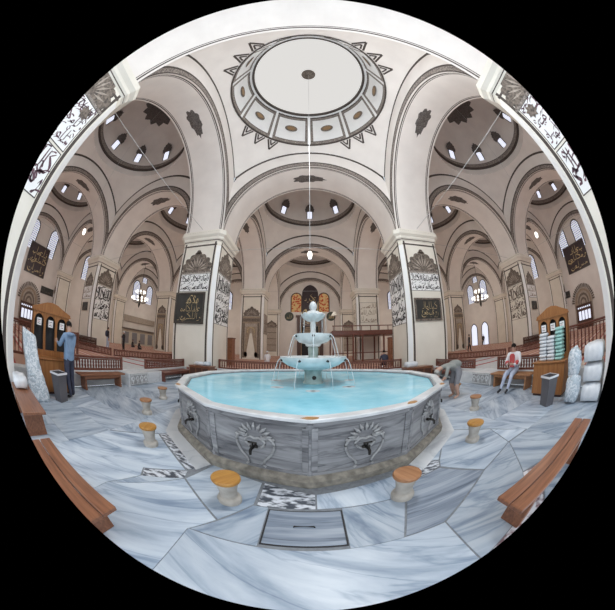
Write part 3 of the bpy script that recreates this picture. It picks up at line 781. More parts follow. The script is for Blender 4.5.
    # second row: right pillar carries tan script, left one a painted niche
def painted_niche(p, F, z0=.6, z1=5.0, w=1.9):
    mb = MB('crest_lt'); O = F.at(0, z0, .004)
    mb.prism([(-w / 2, 0), (w / 2, 0), (w / 2, z1 - z0), (-w / 2, z1 - z0)], O, F.U, F.V, F.N, .004, 'tanscript')
    mb.prism([(-w * .36, 0), (w * .36, 0), (w * .36, z1 - z0 - .75), (-w * .36, z1 - z0 - .75)], F.at(0, z0, .0085), F.U, F.V, F.N, .003, 'crest_lt')
    mb.prism([(-w * .27, .0), (w * .27, 0), (w * .22, .9), (w * .12, 2.0), (w * .06, 2.6), (-w * .06, 2.6), (-w * .12, 2.), (-w * .22, .9)], F.at(0, z0, .012), F.U, F.V, F.N, .003, 'cream')
    for s_ in (-1, 1):                                  # the painted drapes and columns
        mb.prism([(s_ * w * .36, .1), (s_ * w * .28, .1), (s_ * w * .22, 1.), (s_ * w * .10, 2.2), (s_ * w * .0, 3.3), (s_ * w * .3, 3.3)], F.at(0, z0, .014), F.U, F.V, F.N, .003, 'tanscript')
        mb.prism([(s_ * w * .47, 0), (s_ * w * .38, 0), (s_ * w * .38, z1 - z0 - .7), (s_ * w * .47, z1 - z0 - .7)], F.at(0, z0, .014), F.U, F.V, F.N, .003, 'crest')
        for k in range(2): mb.prism([(s_ * w * (.30 + .1 * math.cos(2 * PI * j / 10)), .35 + .3 * math.sin(2 * PI * j / 10) + .001 * k) for j in range(10)], F.at(0, z0, .018), F.U, F.V, F.N, .002, 'crest')
    mb.prism([(-w / 2, z1 - z0 - .55), (w / 2, z1 - z0 - .55), (w / 2, z1 - z0 - .2), (-w / 2, z1 - z0 - .2)], F.at(0, z0, .016), F.U, F.V, F.N, .003, 'crest')
    for k in range(8):
        a = PI * k / 7; r = w * .2
        mb.prism([(r * math.cos(a) + .07 * math.cos(2 * PI * j / 8), 2.75 + r * math.sin(a) * 1.3 + .07 * math.sin(2 * PI * j / 8)) for j in range(8)], F.at(0, z0, .02), F.U, F.V, F.N, .002, 'gold')
    mb.build('painted_niche', parent=p)
    palmette(p, F, 0, z1 + .1, w * .95, .85)
painted_niche(pillars[(-6.25, 2)], FR(-6.25, 2))
p = pillars[(6.25, 2)]; script_panel(p, FR(6.25, 2), -.95, .95, 4.35, 6.5, [('LALXMDR', 1), ('ALLKWLAH', 1), ('SMYNERLA', 1.)], ink='tanscript', ground='cream', w=.2)
script_panel(p, IN(6.25, 2), -.9, .9, 4.35, 6.5, [('LAMXALH', 1), ('WLLKAR', 1)], ink='tanscript', ground='cream', w=.2)
script_panel(pillars[(-6.25, 2)], IN(-6.25, 2), -.9, .9, 3.2, 5.4, [('LAMXALH', 1), ('WLLKAR', 1)], ink='crest', ground='crest_lt', w=.2)
for sx in (-1, 1):
    painted_niche(pillars[(sx * 18.75, 2)], FR(sx * 18.75, 2), .6, 5.2, 1.6)
    palmette(pillars[(sx * 31.25, 1)], FR(sx * 31.25, 1), -sx * .55, 5.3, 1.3, .8)
    script_panel(pillars[(sx * 31.25, 1)], FR(sx * 31.25, 1), -sx * .55 - .65, -sx * .55 + .65, 3.6, 5.2, [('LAXMD', 1), ('WALLK', 1)], w=.25)
    q = pillars[(sx * 6.25, 3)]; F = FR(sx * 6.25, 3)
    palmette(q, F, 0, 5.2, 1.8, .9)
    mb = MB('crest_lt'); mb.prism([(-.85, 1.2), (.85, 1.2), (.85, 5.1), (-.85, 5.1)], F.at(0, 0, .004), F.U, F.V, F.N, .004)
    for zz in (1.2, 2.2, 3.2, 4.2, 5.0): mb.prism([(-.85, zz), (.85, zz), (.85, zz + .09), (-.85, zz + .09)], F.at(0, 0, .008), F.U, F.V, F.N, .004, 'crest')
    mb.build('painted_panel', parent=q)
    q = pillars[(sx * 18.75, 3)]; F = FR(sx * 18.75, 3); palmette(q, F, 0, 5.2, 1.6, .9)

# ------------------------------------------------------------------ hung calligraphy boards
def board(name, label, F, u, z, w, h, tilt, lines, cat='framed calligraphy', bm='board', ink='gold', b=.1, fm='frame', group=None, wv=.15):
    t = thing(name, label, cat, tuple(F.at(u, z, .02)), 0, group)
    R = Matrix.Identity(4); t.matrix_world = Matrix.Translation(F.at(u, z, .03)) @ Matrix((( F.U.x, F.V.x, F.N.x, 0), (F.U.y, F.V.y, F.N.y, 0), (F.U.z, F.V.z, F.N.z, 0), (0, 0, 0, 1))) @ Matrix.Rotation(tilt, 4, 'X')
    X, Y, Z = Vector((1, 0, 0)), Vector((0, 1, 0)), Vector((0, 0, 1))
    f = MB(fm)
    for a, c, d, e in ((-w / 2, w / 2, 0, b), (-w / 2, w / 2, h - b, h), (-w / 2, -w / 2 + b, b, h - b), (w / 2 - b, w / 2, b, h - b)):
        f.bbox(a, c, d, e, 0, .07, .012)
    f.build('frame', parent=t)
    k = MB(bm); k.box(-w / 2 + b * .9, w / 2 - b * .9, b * .9, h - b * .9, .005, .03); k.build('board', parent=t)
    s_ = MB(ink); y = h - b * 1.5; tot = sum(l[1] for l in lines); H = h - 3 * b
    for text, q, *rest in lines:
        hh = H * q / tot; mg = rest[0] if rest else 0
        write(s_, text, (0, 0, .036), X, Y, -w / 2 + b * 1.8 + mg * w, w / 2 - b * 1.8 - mg * w * (.4), y - hh * .95, y - hh * .05, ink, wv); y -= hh
    s_.build('gilt_script', parent=t)
    return t
board('calligraphy_board', 'black board with three lines of gold script hung on the left pillar behind the pool', FR(-6.25, 1), -.13, 2.72, 1.95, 1.68, 0., [('MEXM', 1, .28), ('XLFLKAMH', 1., .1), ('WALLKDYR', 1.1, .02)], wv=.10)
board('calligraphy_board', 'smaller black board with fine gold script in a grey frame on the right pillar', FR(6.25, 1), -.04, 2.86, 1.75, 1.2, 0., [('KMLAHAL', 1, .16), ('RWEBXSY', 1., .1)], fm='crest', wv=.085)
WL = Face((-30.75, 5.2, 0), (1, 0, 0)); WR = Face((30.75, 5.2, 0), (-1, 0, 0)); WB = Face((0, 35.95, 0), (0, -1, 0))
board('calligraphy_board', 'large dark board with gold script tilted high on the left side wall', WL, .55, 6.35, 3.9, 3.5, .06, [('FLXMAB', 1, .12), ('KLMLELYR', 1., .0), ('WASRAN', 1.1, .04)], bm='boardplum', b=.12, wv=.15)
board('calligraphy_board', 'large dark board with gold script tilted high on the right side wall', WR, -1.45, 6.95, 4.3, 3.2, .06, [('BXLAF', 1, .2), ('WMKLAHY', 1., .0), ('SDRLEN', 1., .06)], bm='boardplum', b=.12, wv=.15)
board('plaque', 'dark oblong plaque on the left wall beside the stone portal', WL, 3.6, 4.72, 2.4, .85, 0., [('LAXMDWALH', 1)], cat='plaque', b=.06, ink='crest', wv=.1)
board('plaque', 'long dark plaque low on the right wall beside the stone portal', WR, -5.9, 4.4, 3.6, .8, 0., [('SMLAWXEKAH', 1)], cat='plaque', b=.06, ink='crest', wv=.1)
for sx in (-1, 1):   # little dark notices on far pillars
    board('notice', 'small dark notice board on the ' + ('left' if sx < 0 else 'right') + ' side pillar below its script panel', FR(sx * 18.75, 1), 0, 3.3, 1.1, .7, 0., [('LAXM', 1)], cat='notice', b=.05, ink='crest')

# ------------------------------------------------------------------ wall windows
WN = [0]
def wall_window(F, u, z, w, h, glass='win', point=0., lattice=True, frame='line', depth=.25):
    WN[0] += 1
    f = MB(frame); arch_band(f, F.at(u, z, 0), F.U, F.V, F.N, w, h, .16, .06, frame, 14, point)
    o = f.build('window_%d' % WN[0], kind='structure')
    p = MB(glass); p.prism(arch_outline(w, h, 14, point), F.at(u, z, .004), F.U, F.V, F.N, .01); p.build('pane', parent=o)
    if lattice:
        l = MB('winlead'); st = .24; r = w / 2; n = int(w / st)
        for i in range(1, n):
            x = -r + w * i / n; top = h - r + math.sqrt(max(0, r * r - x * x))
            l.prism([(x - .03, 0), (x + .03, 0), (x + .03, top), (x - .03, top)], F.at(u, z, .016), F.U, F.V, F.N, .012)
        k = 1
        while k * st < h - .1:
            y = k * st; hw = r if y < h - r else math.sqrt(max(0, r * r - (y - h + r) ** 2))
            l.prism([(-hw, y - .03), (hw, y - .03), (hw, y + .03), (-hw, y + .03)], F.at(u, z, .016), F.U, F.V, F.N, .012); k += 1
        l.build('lattice', parent=o)
    return o
for F, s_ in ((WL, 1), (WR, -1)):
    wall_window(F, -1.6 * s_ if F is WL else 2.6 - 2.6, 9.0, 1.45, 3.3) if F is WL else wall_window(F, .1, 9.3, 1.45, 3.3)
    wall_window(F, 2.5, 9.0, 1.45, 3.4) if F is WL else wall_window(F, -3.1, 9.3, 1.45, 3.4)
    for yc in (17.7, 30.2):
        du = (yc - 5.2) * s_
        for a in (-2., 2.): wall_window(F, du + a, 8.4, 1.7, 3.4)
        wall_window(F, du, 11.6 if False else 12.0, 1.2, 1.2) if yc > 20 else None
    # daylit doorways under the far windows
    if F is WR:
        for a in (-1.6, 1.6): wall_window(F, (30.6 - 5.2) * s_ + a, PLAT, 1.7, 3.9, 'paper' if False else 'win', .25, False)
for sx in (-1, 1):
    wall_window(WB, sx * 2.28, 7.75, 1.6, 3.15, 'stained', 0., False)
    for c in (12.5, 25.):
        for a in (-2., 2.): wall_window(WB, sx * c + a, 8.2, 1.6, 3.2)
# gallery band on the far left wall
mb = MB('beigetile'); mb.box(-30.74, -30.3, 24.8, 34.9, .45, 3.0); mb.box(-30.74, -29.9, 24.8, 34.9, 3.0, 3.25, 'crest'); mb.box(-30.74, -30.28, 24.8, 34.9, 4.4, 5.4, 'crest_lt')
for k in range(4): mb.box(-30.3, -30.26, 25.6 + k * 2.3, 27.0 + k * 2.3, .7, 2.6, 'greytrouser')
mb.build('trim_1', kind='structure')

# ------------------------------------------------------------------ mihrab wall
def mihrab():
    t = thing('mihrab', 'tall dark gilded prayer niche in the far wall behind the fountain', 'prayer niche', (0, 35.95, PLAT))
    m = MB('darkwood'); m.box(-2.1, -1.35, -.5, 0, 0, 6.4); m.box(1.35, 2.1, -.5, 0, 0, 6.4); m.box(-1.35, 1.35, -.5, 0, 4.9, 6.4); m.box(-2.3, 2.3, -.6, 0, 6.4, 6.7)
    m.build('surround', parent=t)
    n = MB('black'); n.box(-1.35, 1.35, -.1, 0, 0, 4.9); n.build('niche', parent=t)
    c = MB('tanscript')
    for k in range(6): c.prism([(-1.3 + .1 * k, 3.2 + .28 * k), (1.3 - .1 * k, 3.2 + .28 * k), (1.25 - .1 * k, 3.42 + .28 * k), (-1.25 + .1 * k, 3.42 + .28 * k)], (0, -.12 - .04 * (5 - k), 0), (1, 0, 0), (0, 0, 1), (0, -1, 0), .05)
    c.build('honeycomb_hood', parent=t)
    g = MB('gold'); write(g, 'LAMXALHWK', (0, -.52, 0), (1, 0, 0), (0, 0, 1), -1.25, 1.25, 5.15, 6.2, 'gold', .12)
    for s_ in (-1, 1): g.tube([(s_ * 1.42, -.52, 0), (s_ * 1.42, -.52, 4.9)], .04, 6)
    g.build('gilding', parent=t)
    b = MB('darkwood')
mihrab()
t = MB('gold'); write(t, 'ALLH', (0, 35.885, 0), (1, 0, 0), (0, 0, 1), -1.4, 1.4, 7.3, 9.6, 'gold', .2); write(t, 'XKWD', (0, 35.885, 0), (1, 0, 0), (0, 0, 1), -1.0, 1.0, 9.4, 10.8, 'gold', .14)
to = t.build('gilt_script'); tag(to, 'large gold openwork script high above the prayer niche between stained windows', 'calligraphy')
b = MB('boardplum'); b.prism(arch_outline(2.7, 5.3, 14, .2), (0, 35.94, 7.1), (1, 0, 0), (0, 0, 1), (0, -1, 0), .05); b.build('trim_2', kind='structure')
for sx, lab in ((-1, 'dark green roundel with script on the far wall left of the prayer niche'), (1, 'dark green roundel with script on the far wall right of the prayer niche')):
    t = thing('roundel', lab, 'roundel', (sx * 3.45, 35.94, 7.0))
    m = MB('greenpatina'); m.prism([(.75 * math.cos(2 * PI * k / 28), .75 * math.sin(2 * PI * k / 28)) for k in range(28)], (0, 0, 0), (1, 0, 0), (0, 0, 1), (0, -1, 0), .06); m.build('disc', parent=t)
    g = MB('gold'); write(g, 'MXMD' if sx > 0 else 'ALLH', (0, -.066, 0), (1, 0, 0), (0, 0, 1), -.48, .48, -.32, .35, 'gold', .14); g.build('script', parent=t)

# ------------------------------------------------------------------ stone portals of the side walls
def portal(F, u, label, lit):
    t = thing('portal_door', label, 'door', tuple(F.at(u, PLAT, 0)))
    t.matrix_world = Matrix.Translation(F.at(u, PLAT, .012)) @ Matrix(((F.U.x, F.V.x, F.N.x, 0), (F.U.y, F.V.y, F.N.y, 0), (F.U.z, F.V.z, F.N.z, 0), (0, 0, 0, 1)))
    X, Y, Z = Vector((1, 0, 0)), Vector((0, 1, 0)), Vector((0, 0, 1))
    s_ = MB('crest_lt'); arch_band(s_, (0, 0, 0), X, Y, Z, 3.0, 4.4, .18, .16, 'crest_lt')
    r = 1.5; cz = 4.4 - r
    for k in range(22):                                   # radiating two-tone voussoirs
        a0, a1 = PI * k / 22, PI * (k + .55) / 22
        s_.prism([(q * math.cos(a), cz + q * math.sin(a)) for q, a in ((r + .15, a0), (r + .62, a0), (r + .62, a1), (r + .15, a1))], (0, 0, 0), X, Y, Z, .13, 'crest')
    s_.build('surround', parent=t)
    m = MB('tanscript'); m.prism(arch_outline(3.0, 4.4, 16), (0, 0, 0), X, Y, Z, .05); 
    for k in range(5): m.prism(arch_outline(2.4 - .42 * k, 1.45 - .25 * k), (0, 2.75, .05), X, Y, Z, .03 + .02 * k, 'crest' if k % 2 else 'crest_lt')
    m.build('tympanum', parent=t)
    d = MB('darkwood'); d.box(-1.45, 1.45, 0, 2.7, .05, .12); d.build('door_leaf', parent=t)
    w = MB('win')
    for k in range(4): w.box(-1.1 + .58 * k, -.66 + .58 * k, .95, 1.95, .12, .135)
    for k in range(7): w.box(-1.2 + .35 * k, -1.0 + .35 * k, 2.25, 2.42, .12, .135)
    w.build('lit_panes', parent=t)
portal(WL, .5, 'dark door with bright panes under a striped stone arch, left side wall', True)
portal(WR, -1.8, 'dark door with bright panes under a striped stone arch, right side wall', True)
# ------------------------------------------------------------------ the pool
BN, BR, BC = 14, 2.95, (0., 5.15)
def poly_pts(R, n=BN): return [(R * math.cos(-PI / 2 + 2 * PI * k / n), R * math.sin(-PI / 2 + 2 * PI * k / n)) for k in range(n)]
def pool():
    t = thing('pool_basin', 'many-sided grey marble pool basin with carved taps under the dome', 'fountain basin', (BC[0], BC[1], 0))
    def ring(mb, prof, m, n=BN):
        for (r0, z0), (r1, z1) in zip(prof, prof[1:]):
            A, B = poly_pts(r0), poly_pts(r1)
            for k in range(n):
                j = (k + 1) % n
                mb.add([(*A[k], z0), (*A[j], z0), (*B[j], z1), (*B[k], z1)], [(0, 1, 2, 3)], m)
    b = MB('plinth'); ring(b, [(3.02, 0), (3.03, .1), (2.96, .14), (2.90, .16)], 'plinth'); b.build('plinth', parent=t)
    a = PI / BN
    for k in range(BN):                                    # one marble panel per side
        th = -PI / 2 + 2 * PI * (k + .5) / BN; ap = BR * math.cos(a) - .03; hw = BR * math.sin(a) - .02
        N = Vector((math.cos(th), math.sin(th), 0)); U = Vector((-math.sin(th), math.cos(th), 0)); Z = Vector((0, 0, 1)); O = N * ap
        p = MB('basin'); p.prism([(-hw, .14), (hw, .14), (hw, .87), (-hw, .87)], O, U, Z, N, -.12, 'basin')
        # sunk field with a raised border
        for u0, u1, z0, z1 in ((-hw, hw, .14, .19), (-hw, hw, .81, .87), (-hw, -hw + .07, .19, .79), (hw - .07, hw, .19, .79)):
            p.prism([(u0, z0), (u1, z0), (u1, z1), (u0, z1)], O, U, Z, N, .018, 'basin')
        po = p.build('panel', parent=t)
        r = MB('carve')                                    # carved wreath: two scrolls, a fan of leaves, a lower swag
        def P(u, z, d=.018): return O + U * u + Z * z + N * d
        for s_ in (-1, 1):
            pts = [(.13, .18), (.10, .21), (.12, .28), (.19, .36), (.235, .45), (.245, .53), (.215, .58), (.25, .60)]
            r.tube([P(s_ * x, z) for x, z in smooth2(pts, 3)], .015, 6)
            r.tube([P(s_ * x, z) for x, z in smooth2([(.235, .56), (.19, .60), (.12, .585), (.09, .62)], 3)], .017, 6)
        for q in range(9):
            g = PI * (q + .5) / 9; L = .10 + .03 * math.sin(g)
            c0 = (.12 * math.cos(g), .60 + .09 * math.sin(g)); c1 = ((.12 + L) * math.cos(g), .60 + (.09 + L * .75) * math.sin(g))
            r.tube([P(*c0), P((c0[0] + c1[0]) / 2, (c0[1] + c1[1]) / 2, .028), P(*c1)], [.010, .022, .004], 6)
        r.tube([P(x, z, .012) for x, z in smooth2([(-.09, .47), (-.13, .53), (-.06, .585), (0, .57), (.06, .585), (.13, .53), (.09, .47), (.0, .43), (-.09, .47)], 3)], .016, 6)
        r.build('relief', parent=po, smooth=True)
        f = MB('metal')                                    # tap
        f.tube([P(0, .47, 0), P(0, .47, .11), P(0, .45, .14), P(0, .40, .145)], [.022, .02, .019, .016], 8)
        f.tube([P(0, .47, .075), P(0, .535, .075)], .011, 8); f.tube([P(-.055, .54, .075), P(.055, .54, .075)], .012, 8)
        f.lathe([(.034, -.006), (.034, .006)], 12, P(0, .47, .01)); f.tube([P(-.05, .47, .05), P(.05, .47, .05)], .012, 6)
        f.build('tap', parent=po, smooth=True)
    for k, (x, y) in enumerate(poly_pts(BR - .015)):
        c = MB('basin'); c.lathe([(.052, .14), (.052, .2), (.034, .23), (.038, .5), (.034, .76), (.052, .79), (.055, .85)], 10, (x * .985, y * .985, 0)); c.build('corner_colonnette', parent=t, smooth=True)
    r = MB('rim'); ring(r, [(2.87, .865), (2.98, .87), (3.0, .88), (3.0, .91), (2.985, .92), (2.85, .92), (2.835, .905), (2.83, .80), (2.83, .3)], 'rim'); ro = r.build('rim', parent=t)
    for k in (0, 1, 2, 12):                                # rust stains on the rim's edge
        st = MB('seatwood'); x, y = poly_pts(3.0)[k]; n_ = Vector((x, y, 0)).normalized(); st.prism([(.09 * math.cos(2 * PI * q / 10) * (1 + .3 * math.sin(3 * q)), .05 * math.sin(2 * PI * q / 10)) for q in range(10)], Vector((x, y, .921)) - n_ * .06, (-n_.y, n_.x, 0), n_, (0, 0, 1), .001)
        st.build('rust_stain', parent=ro)
    fl = MB('rim'); fl.prism(poly_pts(2.86), (0, 0, .25), (1, 0, 0), (0, 1, 0), (0, 0, 1), .05); fl.build('basin_floor', parent=t)
    w = MB('water'); w.prism(poly_pts(2.828), (BC[0], BC[1], .78), (1, 0, 0), (0, 1, 0), (0, 0, 1), .06)
    wo = w.build('pool_water'); tag(wo, 'turquoise water filling the marble pool', 'water', kind='stuff')
pool()

def fountain():
    x0, y0 = .07, 5.18
    t = thing('tiered_fountain', 'three-tiered pale marble fountain standing in the turquoise pool', 'fountain', (x0, y0, .30))
    zz = -.30
    c = MB('stem'); c.lathe([(.24, .30), (.24, .86), (.205, .90), (.20, 1.1), (.24, 1.18)], 24, (0, 0, zz)); co = c.build('pedestal', parent=t, smooth=True)
    s_ = MB('metal'); s_.ellipsoid((.02, -.205, .99 + zz), (.05, .03, .05)); s_.build('spout', parent=co)
    b = MB('bowl'); b.lathe([(.18, 1.16), (.38, 1.19), (.60, 1.27), (.74, 1.37), (.775, 1.43), (.775, 1.47), (.74, 1.475), (.70, 1.42), (.4, 1.33), (.1, 1.31)], 40, (0, 0, zz)); bo = b.build('lower_bowl', parent=t, smooth=True)
    for k in range(8):
        s_ = MB('metal'); a = PI / 8 + 2 * PI * k / 8; s_.ellipsoid((.755 * math.cos(a), .755 * math.sin(a), 1.40 + zz), (.04, .04, .03), 8); s_.build('spout', parent=bo)
    c = MB('stem'); c.lathe([(.15, 1.3), (.145, 1.42), (.11, 1.48), (.125, 1.66), (.11, 1.7), (.17, 1.75)], 20, (0, 0, zz)); c.build('stem', parent=t, smooth=True)
    b = MB('bowl'); b.lathe([(.12, 1.70), (.17, 1.72), (.19, 1.77), (.32, 1.80), (.41, 1.88), (.445, 1.96), (.445, 2.0), (.42, 2.0), (.36, 1.93), (.1, 1.88)], 36, (0, 0, zz)); bo = b.build('middle_bowl', parent=t, smooth=True)
    for k in range(6):
        s_ = MB('metal'); a = PI / 2 + 2 * PI * k / 6; s_.ellipsoid((.435 * math.cos(a), .435 * math.sin(a), 1.945 + zz), (.034, .034, .028), 8); s_.build('spout', parent=bo)
    c = MB('bowl'); c.lathe([(.09, 1.88), (.085, 2.0), (.06, 2.06), (.07, 2.2), (.06, 2.3), (.1, 2.36)], 18, (0, 0, zz)); c.build('stem', parent=t, smooth=True)
    b = MB('bowl'); n = 48
    prof = [(.05, 2.33), (.15, 2.36), (.24, 2.42), (.275, 2.49), (.265, 2.51), (.2, 2.47), (.16, 2.52), (.13, 2.58), (.07, 2.58)]
    vs = []
    for r, z in prof:
        for k in range(n):
            a = 2 * PI * k / n; q = 1 + .09 * abs(math.cos(4 * a)) * (r / .275); vs.append((r * q * math.cos(a), r * q * math.sin(a), z - .05 + zz + .03 * abs(math.cos(4 * a)) * (r / .275)))
    b.add(vs, [(j * n + k, j * n + (k + 1) % n, (j + 1) * n + (k + 1) % n, (j + 1) * n + k) for j in range(len(prof) - 1) for k in range(n)]); b.build('petal_bowl', parent=t, smooth='all')
    f = MB('bowl'); f.lathe([(.05, 2.50), (.085, 2.54), (.06, 2.57), (.09, 2.62), (.095, 2.67), (.075, 2.73), (.04, 2.775), (.0001, 2.79)], 16, (0, 0, zz)); f.build('finial', parent=t, smooth=True)
    # falling water
    def arcs(name, label, n, r0, r1, z0, z1, rad, a0):
        m = MB('jet')
        for k in range(n):
            a = a0 + 2 * PI * k / n; pts = []
            for q in range(9):
                s = q / 8; r = r0 + (r1 - r0) * s; pts.append((x0 + r * math.cos(a), y0 + r * math.sin(a), z0 + .03 * math.sin(PI * min(1, s * 1.5)) + (z1 - z0) * s ** 2))
            m.tube(pts, [rad * (1 - .35 * q / 8) for q in range(9)], 6)
        o = m.build(name, smooth='all'); tag(o, label, 'water', kind='stuff')
    arcs('falling_water', 'arcs of water falling from the wide lower bowl into the pool', 8, .76, .99, 1.42, .84, .010, PI / 8)
    arcs('falling_water', 'arcs of water falling from the middle bowl to the lower bowl', 6, .44, .66, 1.96, 1.40, .012, PI / 2)
    arcs('falling_water', 'thin threads of water dropping from the petal bowl', 8, .28, .31, 2.42, 1.95, .006, 0)
    m = MB('jet')                                            # splash rings on the pool
    for px, py in ((.05, 4.15), (-.68, 4.5), (.8, 4.52), (.99, 5.5), (-.86, 5.5)):
        m.lathe([(.05, .843), (.09, .848), (.14, .843)], 16, (px, py, 0))
    o = m.build('splash_foam', smooth=True); tag(o, 'small foaming splashes where the jets meet the pool', 'foam', kind='stuff')
fountain()

# ------------------------------------------------------------------ stools round the pool
def stool(label, x, y, s=1.):
    t = thing('stool', label, 'stool', (x, y, 0), random.uniform(0, 3), 'marble stools with wooden seats round the pool')
    p = MB('stone'); p.lathe([(.125, 0), (.13, .045), (.12, .07), (.096, .085), (.09, .11), (.097, .18), (.112, .24), (.125, .285), (.12, .305)], 24); p.build('pedestal', parent=t, smooth=True)
    w = MB('seatwood'); w.lathe([(.11, .300), (.145, .302), (.152, .315), (.152, .335), (.143, .347), (.09, .35), (.0001, .35)], 28); w.build('seat', parent=t, smooth=True)
    return t
st0 = stool('orange wooden stool nearest the hatch, on its left', -.80, 1.74)
for x, y, lab, dark in ((.95, 1.76, 'stool with a worn pale seat to the right of the floor hatch', 1), (-2.38, 2.42, 'orange-seated stool by the mottled paving, second along the left side', 0),
        (2.53, 2.5, 'orange-seated stool second along the right side of the pool', 0), (-3.5, 3.62, 'brown-seated stool third along the left side, near the grey bin', 1),
        (3.72, 3.8, 'brown-seated stool third along the right side, nearest the seated man', 1), (-4.1, 5.05, 'farthest brown-seated stool on the left, before the dark bench', 1), (4.42, 5.5, 'farthest stool on the right, just behind the bending man', 0)):
    d = dup(st0, (x, y, 0), random.uniform(0, 3), lab)
    if dark:
        for c in d.children:
            if c.name.startswith('seat'):
                c.data = c.data.copy(); c.data.materials[0] = M['benchlt']

# ------------------------------------------------------------------ hatch slab
t = thing('floor_hatch', 'dark grey striped marble hatch slab with a slot handle in the floor', 'hatch', (-.045, 1.42, 0))
h = MB('courtdark'); h.bbox(-.33, .335, -.26, .25, -.02, .012, .006); h.build('slab', parent=t)
k = MB('black'); k.box(-.345, .35, -.275, .265, -.02, .004); k.build('joint', parent=t)
k = MB('metal'); k.tube([(-.09, .0, .012), (-.085, 0, .026), (.085, 0, .026), (.09, 0, .012)], .008, 8); k.build('handle', parent=t)
# ------------------------------------------------------------------ rails
def railing(label, p0, p1, z, h, mat='rail', step=.125, group='dark red wooden rails round the prayer platforms', posts=True):
    p0, p1 = Vector((*p0, 0)), Vector((*p1, 0)); L = (p1 - p0).length; rz = math.atan2((p1 - p0).y, (p1 - p0).x)
    t = thing('wooden_railing', label, 'railing', (p0.x, p0.y, z), rz, group)
    a = MB(mat); a.bbox(0, L, -.055, .055, h - .07, h, .015); a.bbox(0, L, -.03, .03, h - .12, h - .085, .008); a.build('top_rail', parent=t)
    a = MB(mat); a.bbox(0, L, -.045, .045, .0, .075, .01); a.build('bottom_rail', parent=t)
    for x in ((.04, L - .04) if posts else ()):
        a = MB(mat); a.bbox(x - .045, x + .045, -.05, .05, 0, h + .01, .01); a.build('post', parent=t)
    n = min(95, max(2, int((L - .2) / step))); src = None
    for k in range(n):
        x = .13 + (L - .26) * (k + .5) / n
        if src is None:
            a = MB(mat); q = h - .19; a.lathe([(.024, 0), (.024, .08 * q), (.038, .2 * q), (.045, .38 * q), (.034, .5 * q), (.024, .55 * q), (.034, .62 * q), (.043, .74 * q), (.026, .93 * q), (.026, q)], 8, (0, 0, 0))
            src = a.build('baluster', parent=t, smooth=True, loc=(x, 0, .07))
        else:
            c = src.copy(); COL.objects.link(c); c.parent = t; c.location = (x, 0, .07)
    return t
railing('low red-brown rail on the kerb behind the standing man and bench', (-6.58, 3.1), (-6.58, 5.5), PLAT, .46)
railing('low red-brown rail on the left kerb running up to the pillar', (-6.58, 6.9), (-6.58, 10.1), PLAT, .40)
railing('long low rail behind the pool between the two big pillars', (-4.9, 11.17), (4.9, 11.17), PLAT + .005, .5, step=.14)
railing('low red-brown rail on the kerb behind the seated man', (6.58, 3.2), (6.58, 5.5), PLAT, .46)
railing('low red-brown rail on the right kerb behind the bending man', (6.58, 6.9), (6.58, 10.1), PLAT, .38)
railing('far rail across the left carpet, beyond the matting, ending by the pillar', (-11.3, 8.7), (-9.7, 13.2), PLAT, .4)
railing('slanting rail across the left carpet toward the standing man', (-16.4, 6.2), (-11.4, 8.55), PLAT, .44)
railing('dark far rail below the tall script pillar on the left', (-20.2, 9.95), (-15.8, 10.05), PLAT, .75, mat='darkwood')
railing('far rail across the right carpet, beyond the matting, ending by the pillar', (9.7, 13.2), (11.3, 8.7), PLAT, .4)
railing('slanting rail across the right carpet behind the seated man', (11.4, 8.55), (16.4, 6.2), PLAT, .44)
railing('dark far rail below the tall script pillar on the right', (15.8, 10.05), (20.2, 9.95), PLAT, .75, mat='darkwood')

for sx, nm in ((-1, 'tall dark red rail behind the plastic-wrapped bundle, beyond the left stand'), (1, 'tall dark red rail behind the white sacks, beyond the right stand')):
    railing(nm, (sx * 8.6, .8), (sx * 8.6, 4.4), PLAT, 1.05, step=.2)

# ------------------------------------------------------------------ benches
def bench(name, label, x0, x1, y0, y1, rz_side=False, h=.45, mat='bench', planks=2, overhang=.18, apron=True):
    """a plank bench; long axis along x, or along y when rz_side"""
    L, W = (x1 - x0, y1 - y0) if not rz_side else (y1 - y0, x1 - x0)
    t = thing(name, label, 'bench', ((x0 + x1) / 2, (y0 + y1) / 2, 0), PI / 2 if rz_side else 0, 'wooden benches round the pool court')
    for k in range(planks):
        a = MB(mat); w = W / planks; a.bbox(-L / 2, L / 2, -W / 2 + k * w + .006, -W / 2 + (k + 1) * w - .006, h - .045, h, .008); a.build('seat_plank', parent=t)
    for s_ in (-1, 1):
        x = s_ * (L / 2 - overhang); a = MB(mat); a.bbox(x - .028, x + .028, -W / 2 + .03, W / 2 - .03, 0, h - .045, .006); a.build('leg', parent=t)
    a = MB(mat); a.bbox(-L / 2 + overhang, L / 2 - overhang, -.02, .02, h - .2, h - .1, .004); a.build('stretcher', parent=t)
    if apron:
        a = MB(mat)
        for s_ in (-1, 1): a.bbox(-L / 2 + overhang, L / 2 - overhang, s_ * (W / 2 - .05) - .012, s_ * (W / 2 - .05) + .012, h - .12, h - .045, .004)
        a.build('apron', parent=t)
    return t
bench('plank_bench', 'long two-plank red-brown bench close to the lens, lower left', -2.55, -1.25, .26, .62, overhang=.30)
bench('plank_bench', 'red-brown bench in front of the plastic sheet at the left edge', -4.9, -3.34, .38, .88, planks=1, overhang=.3)
bench('plank_bench', 'long two-plank orange-brown bench close to the lens, lower right', 1.31, 3.12, .42, .76, overhang=.30)
bench('plank_bench', 'brown bench with a lighter top before the left rail, beside the standing man', -6.36, -5.92, 3.1, 5.1, True, mat='bench', planks=1, overhang=.22)
bench('plank_bench', 'brown bench on which the man in the white jacket sits', 5.82, 6.34, 3.42, 5.25, True, mat='benchlt', planks=1, overhang=.2)
bench('plank_bench', 'dark low bench against the left kerb just beyond the pool corner', -6.38, -5.75, 7.3, 9.6, True, h=.40, mat='rail', planks=1, overhang=.05)
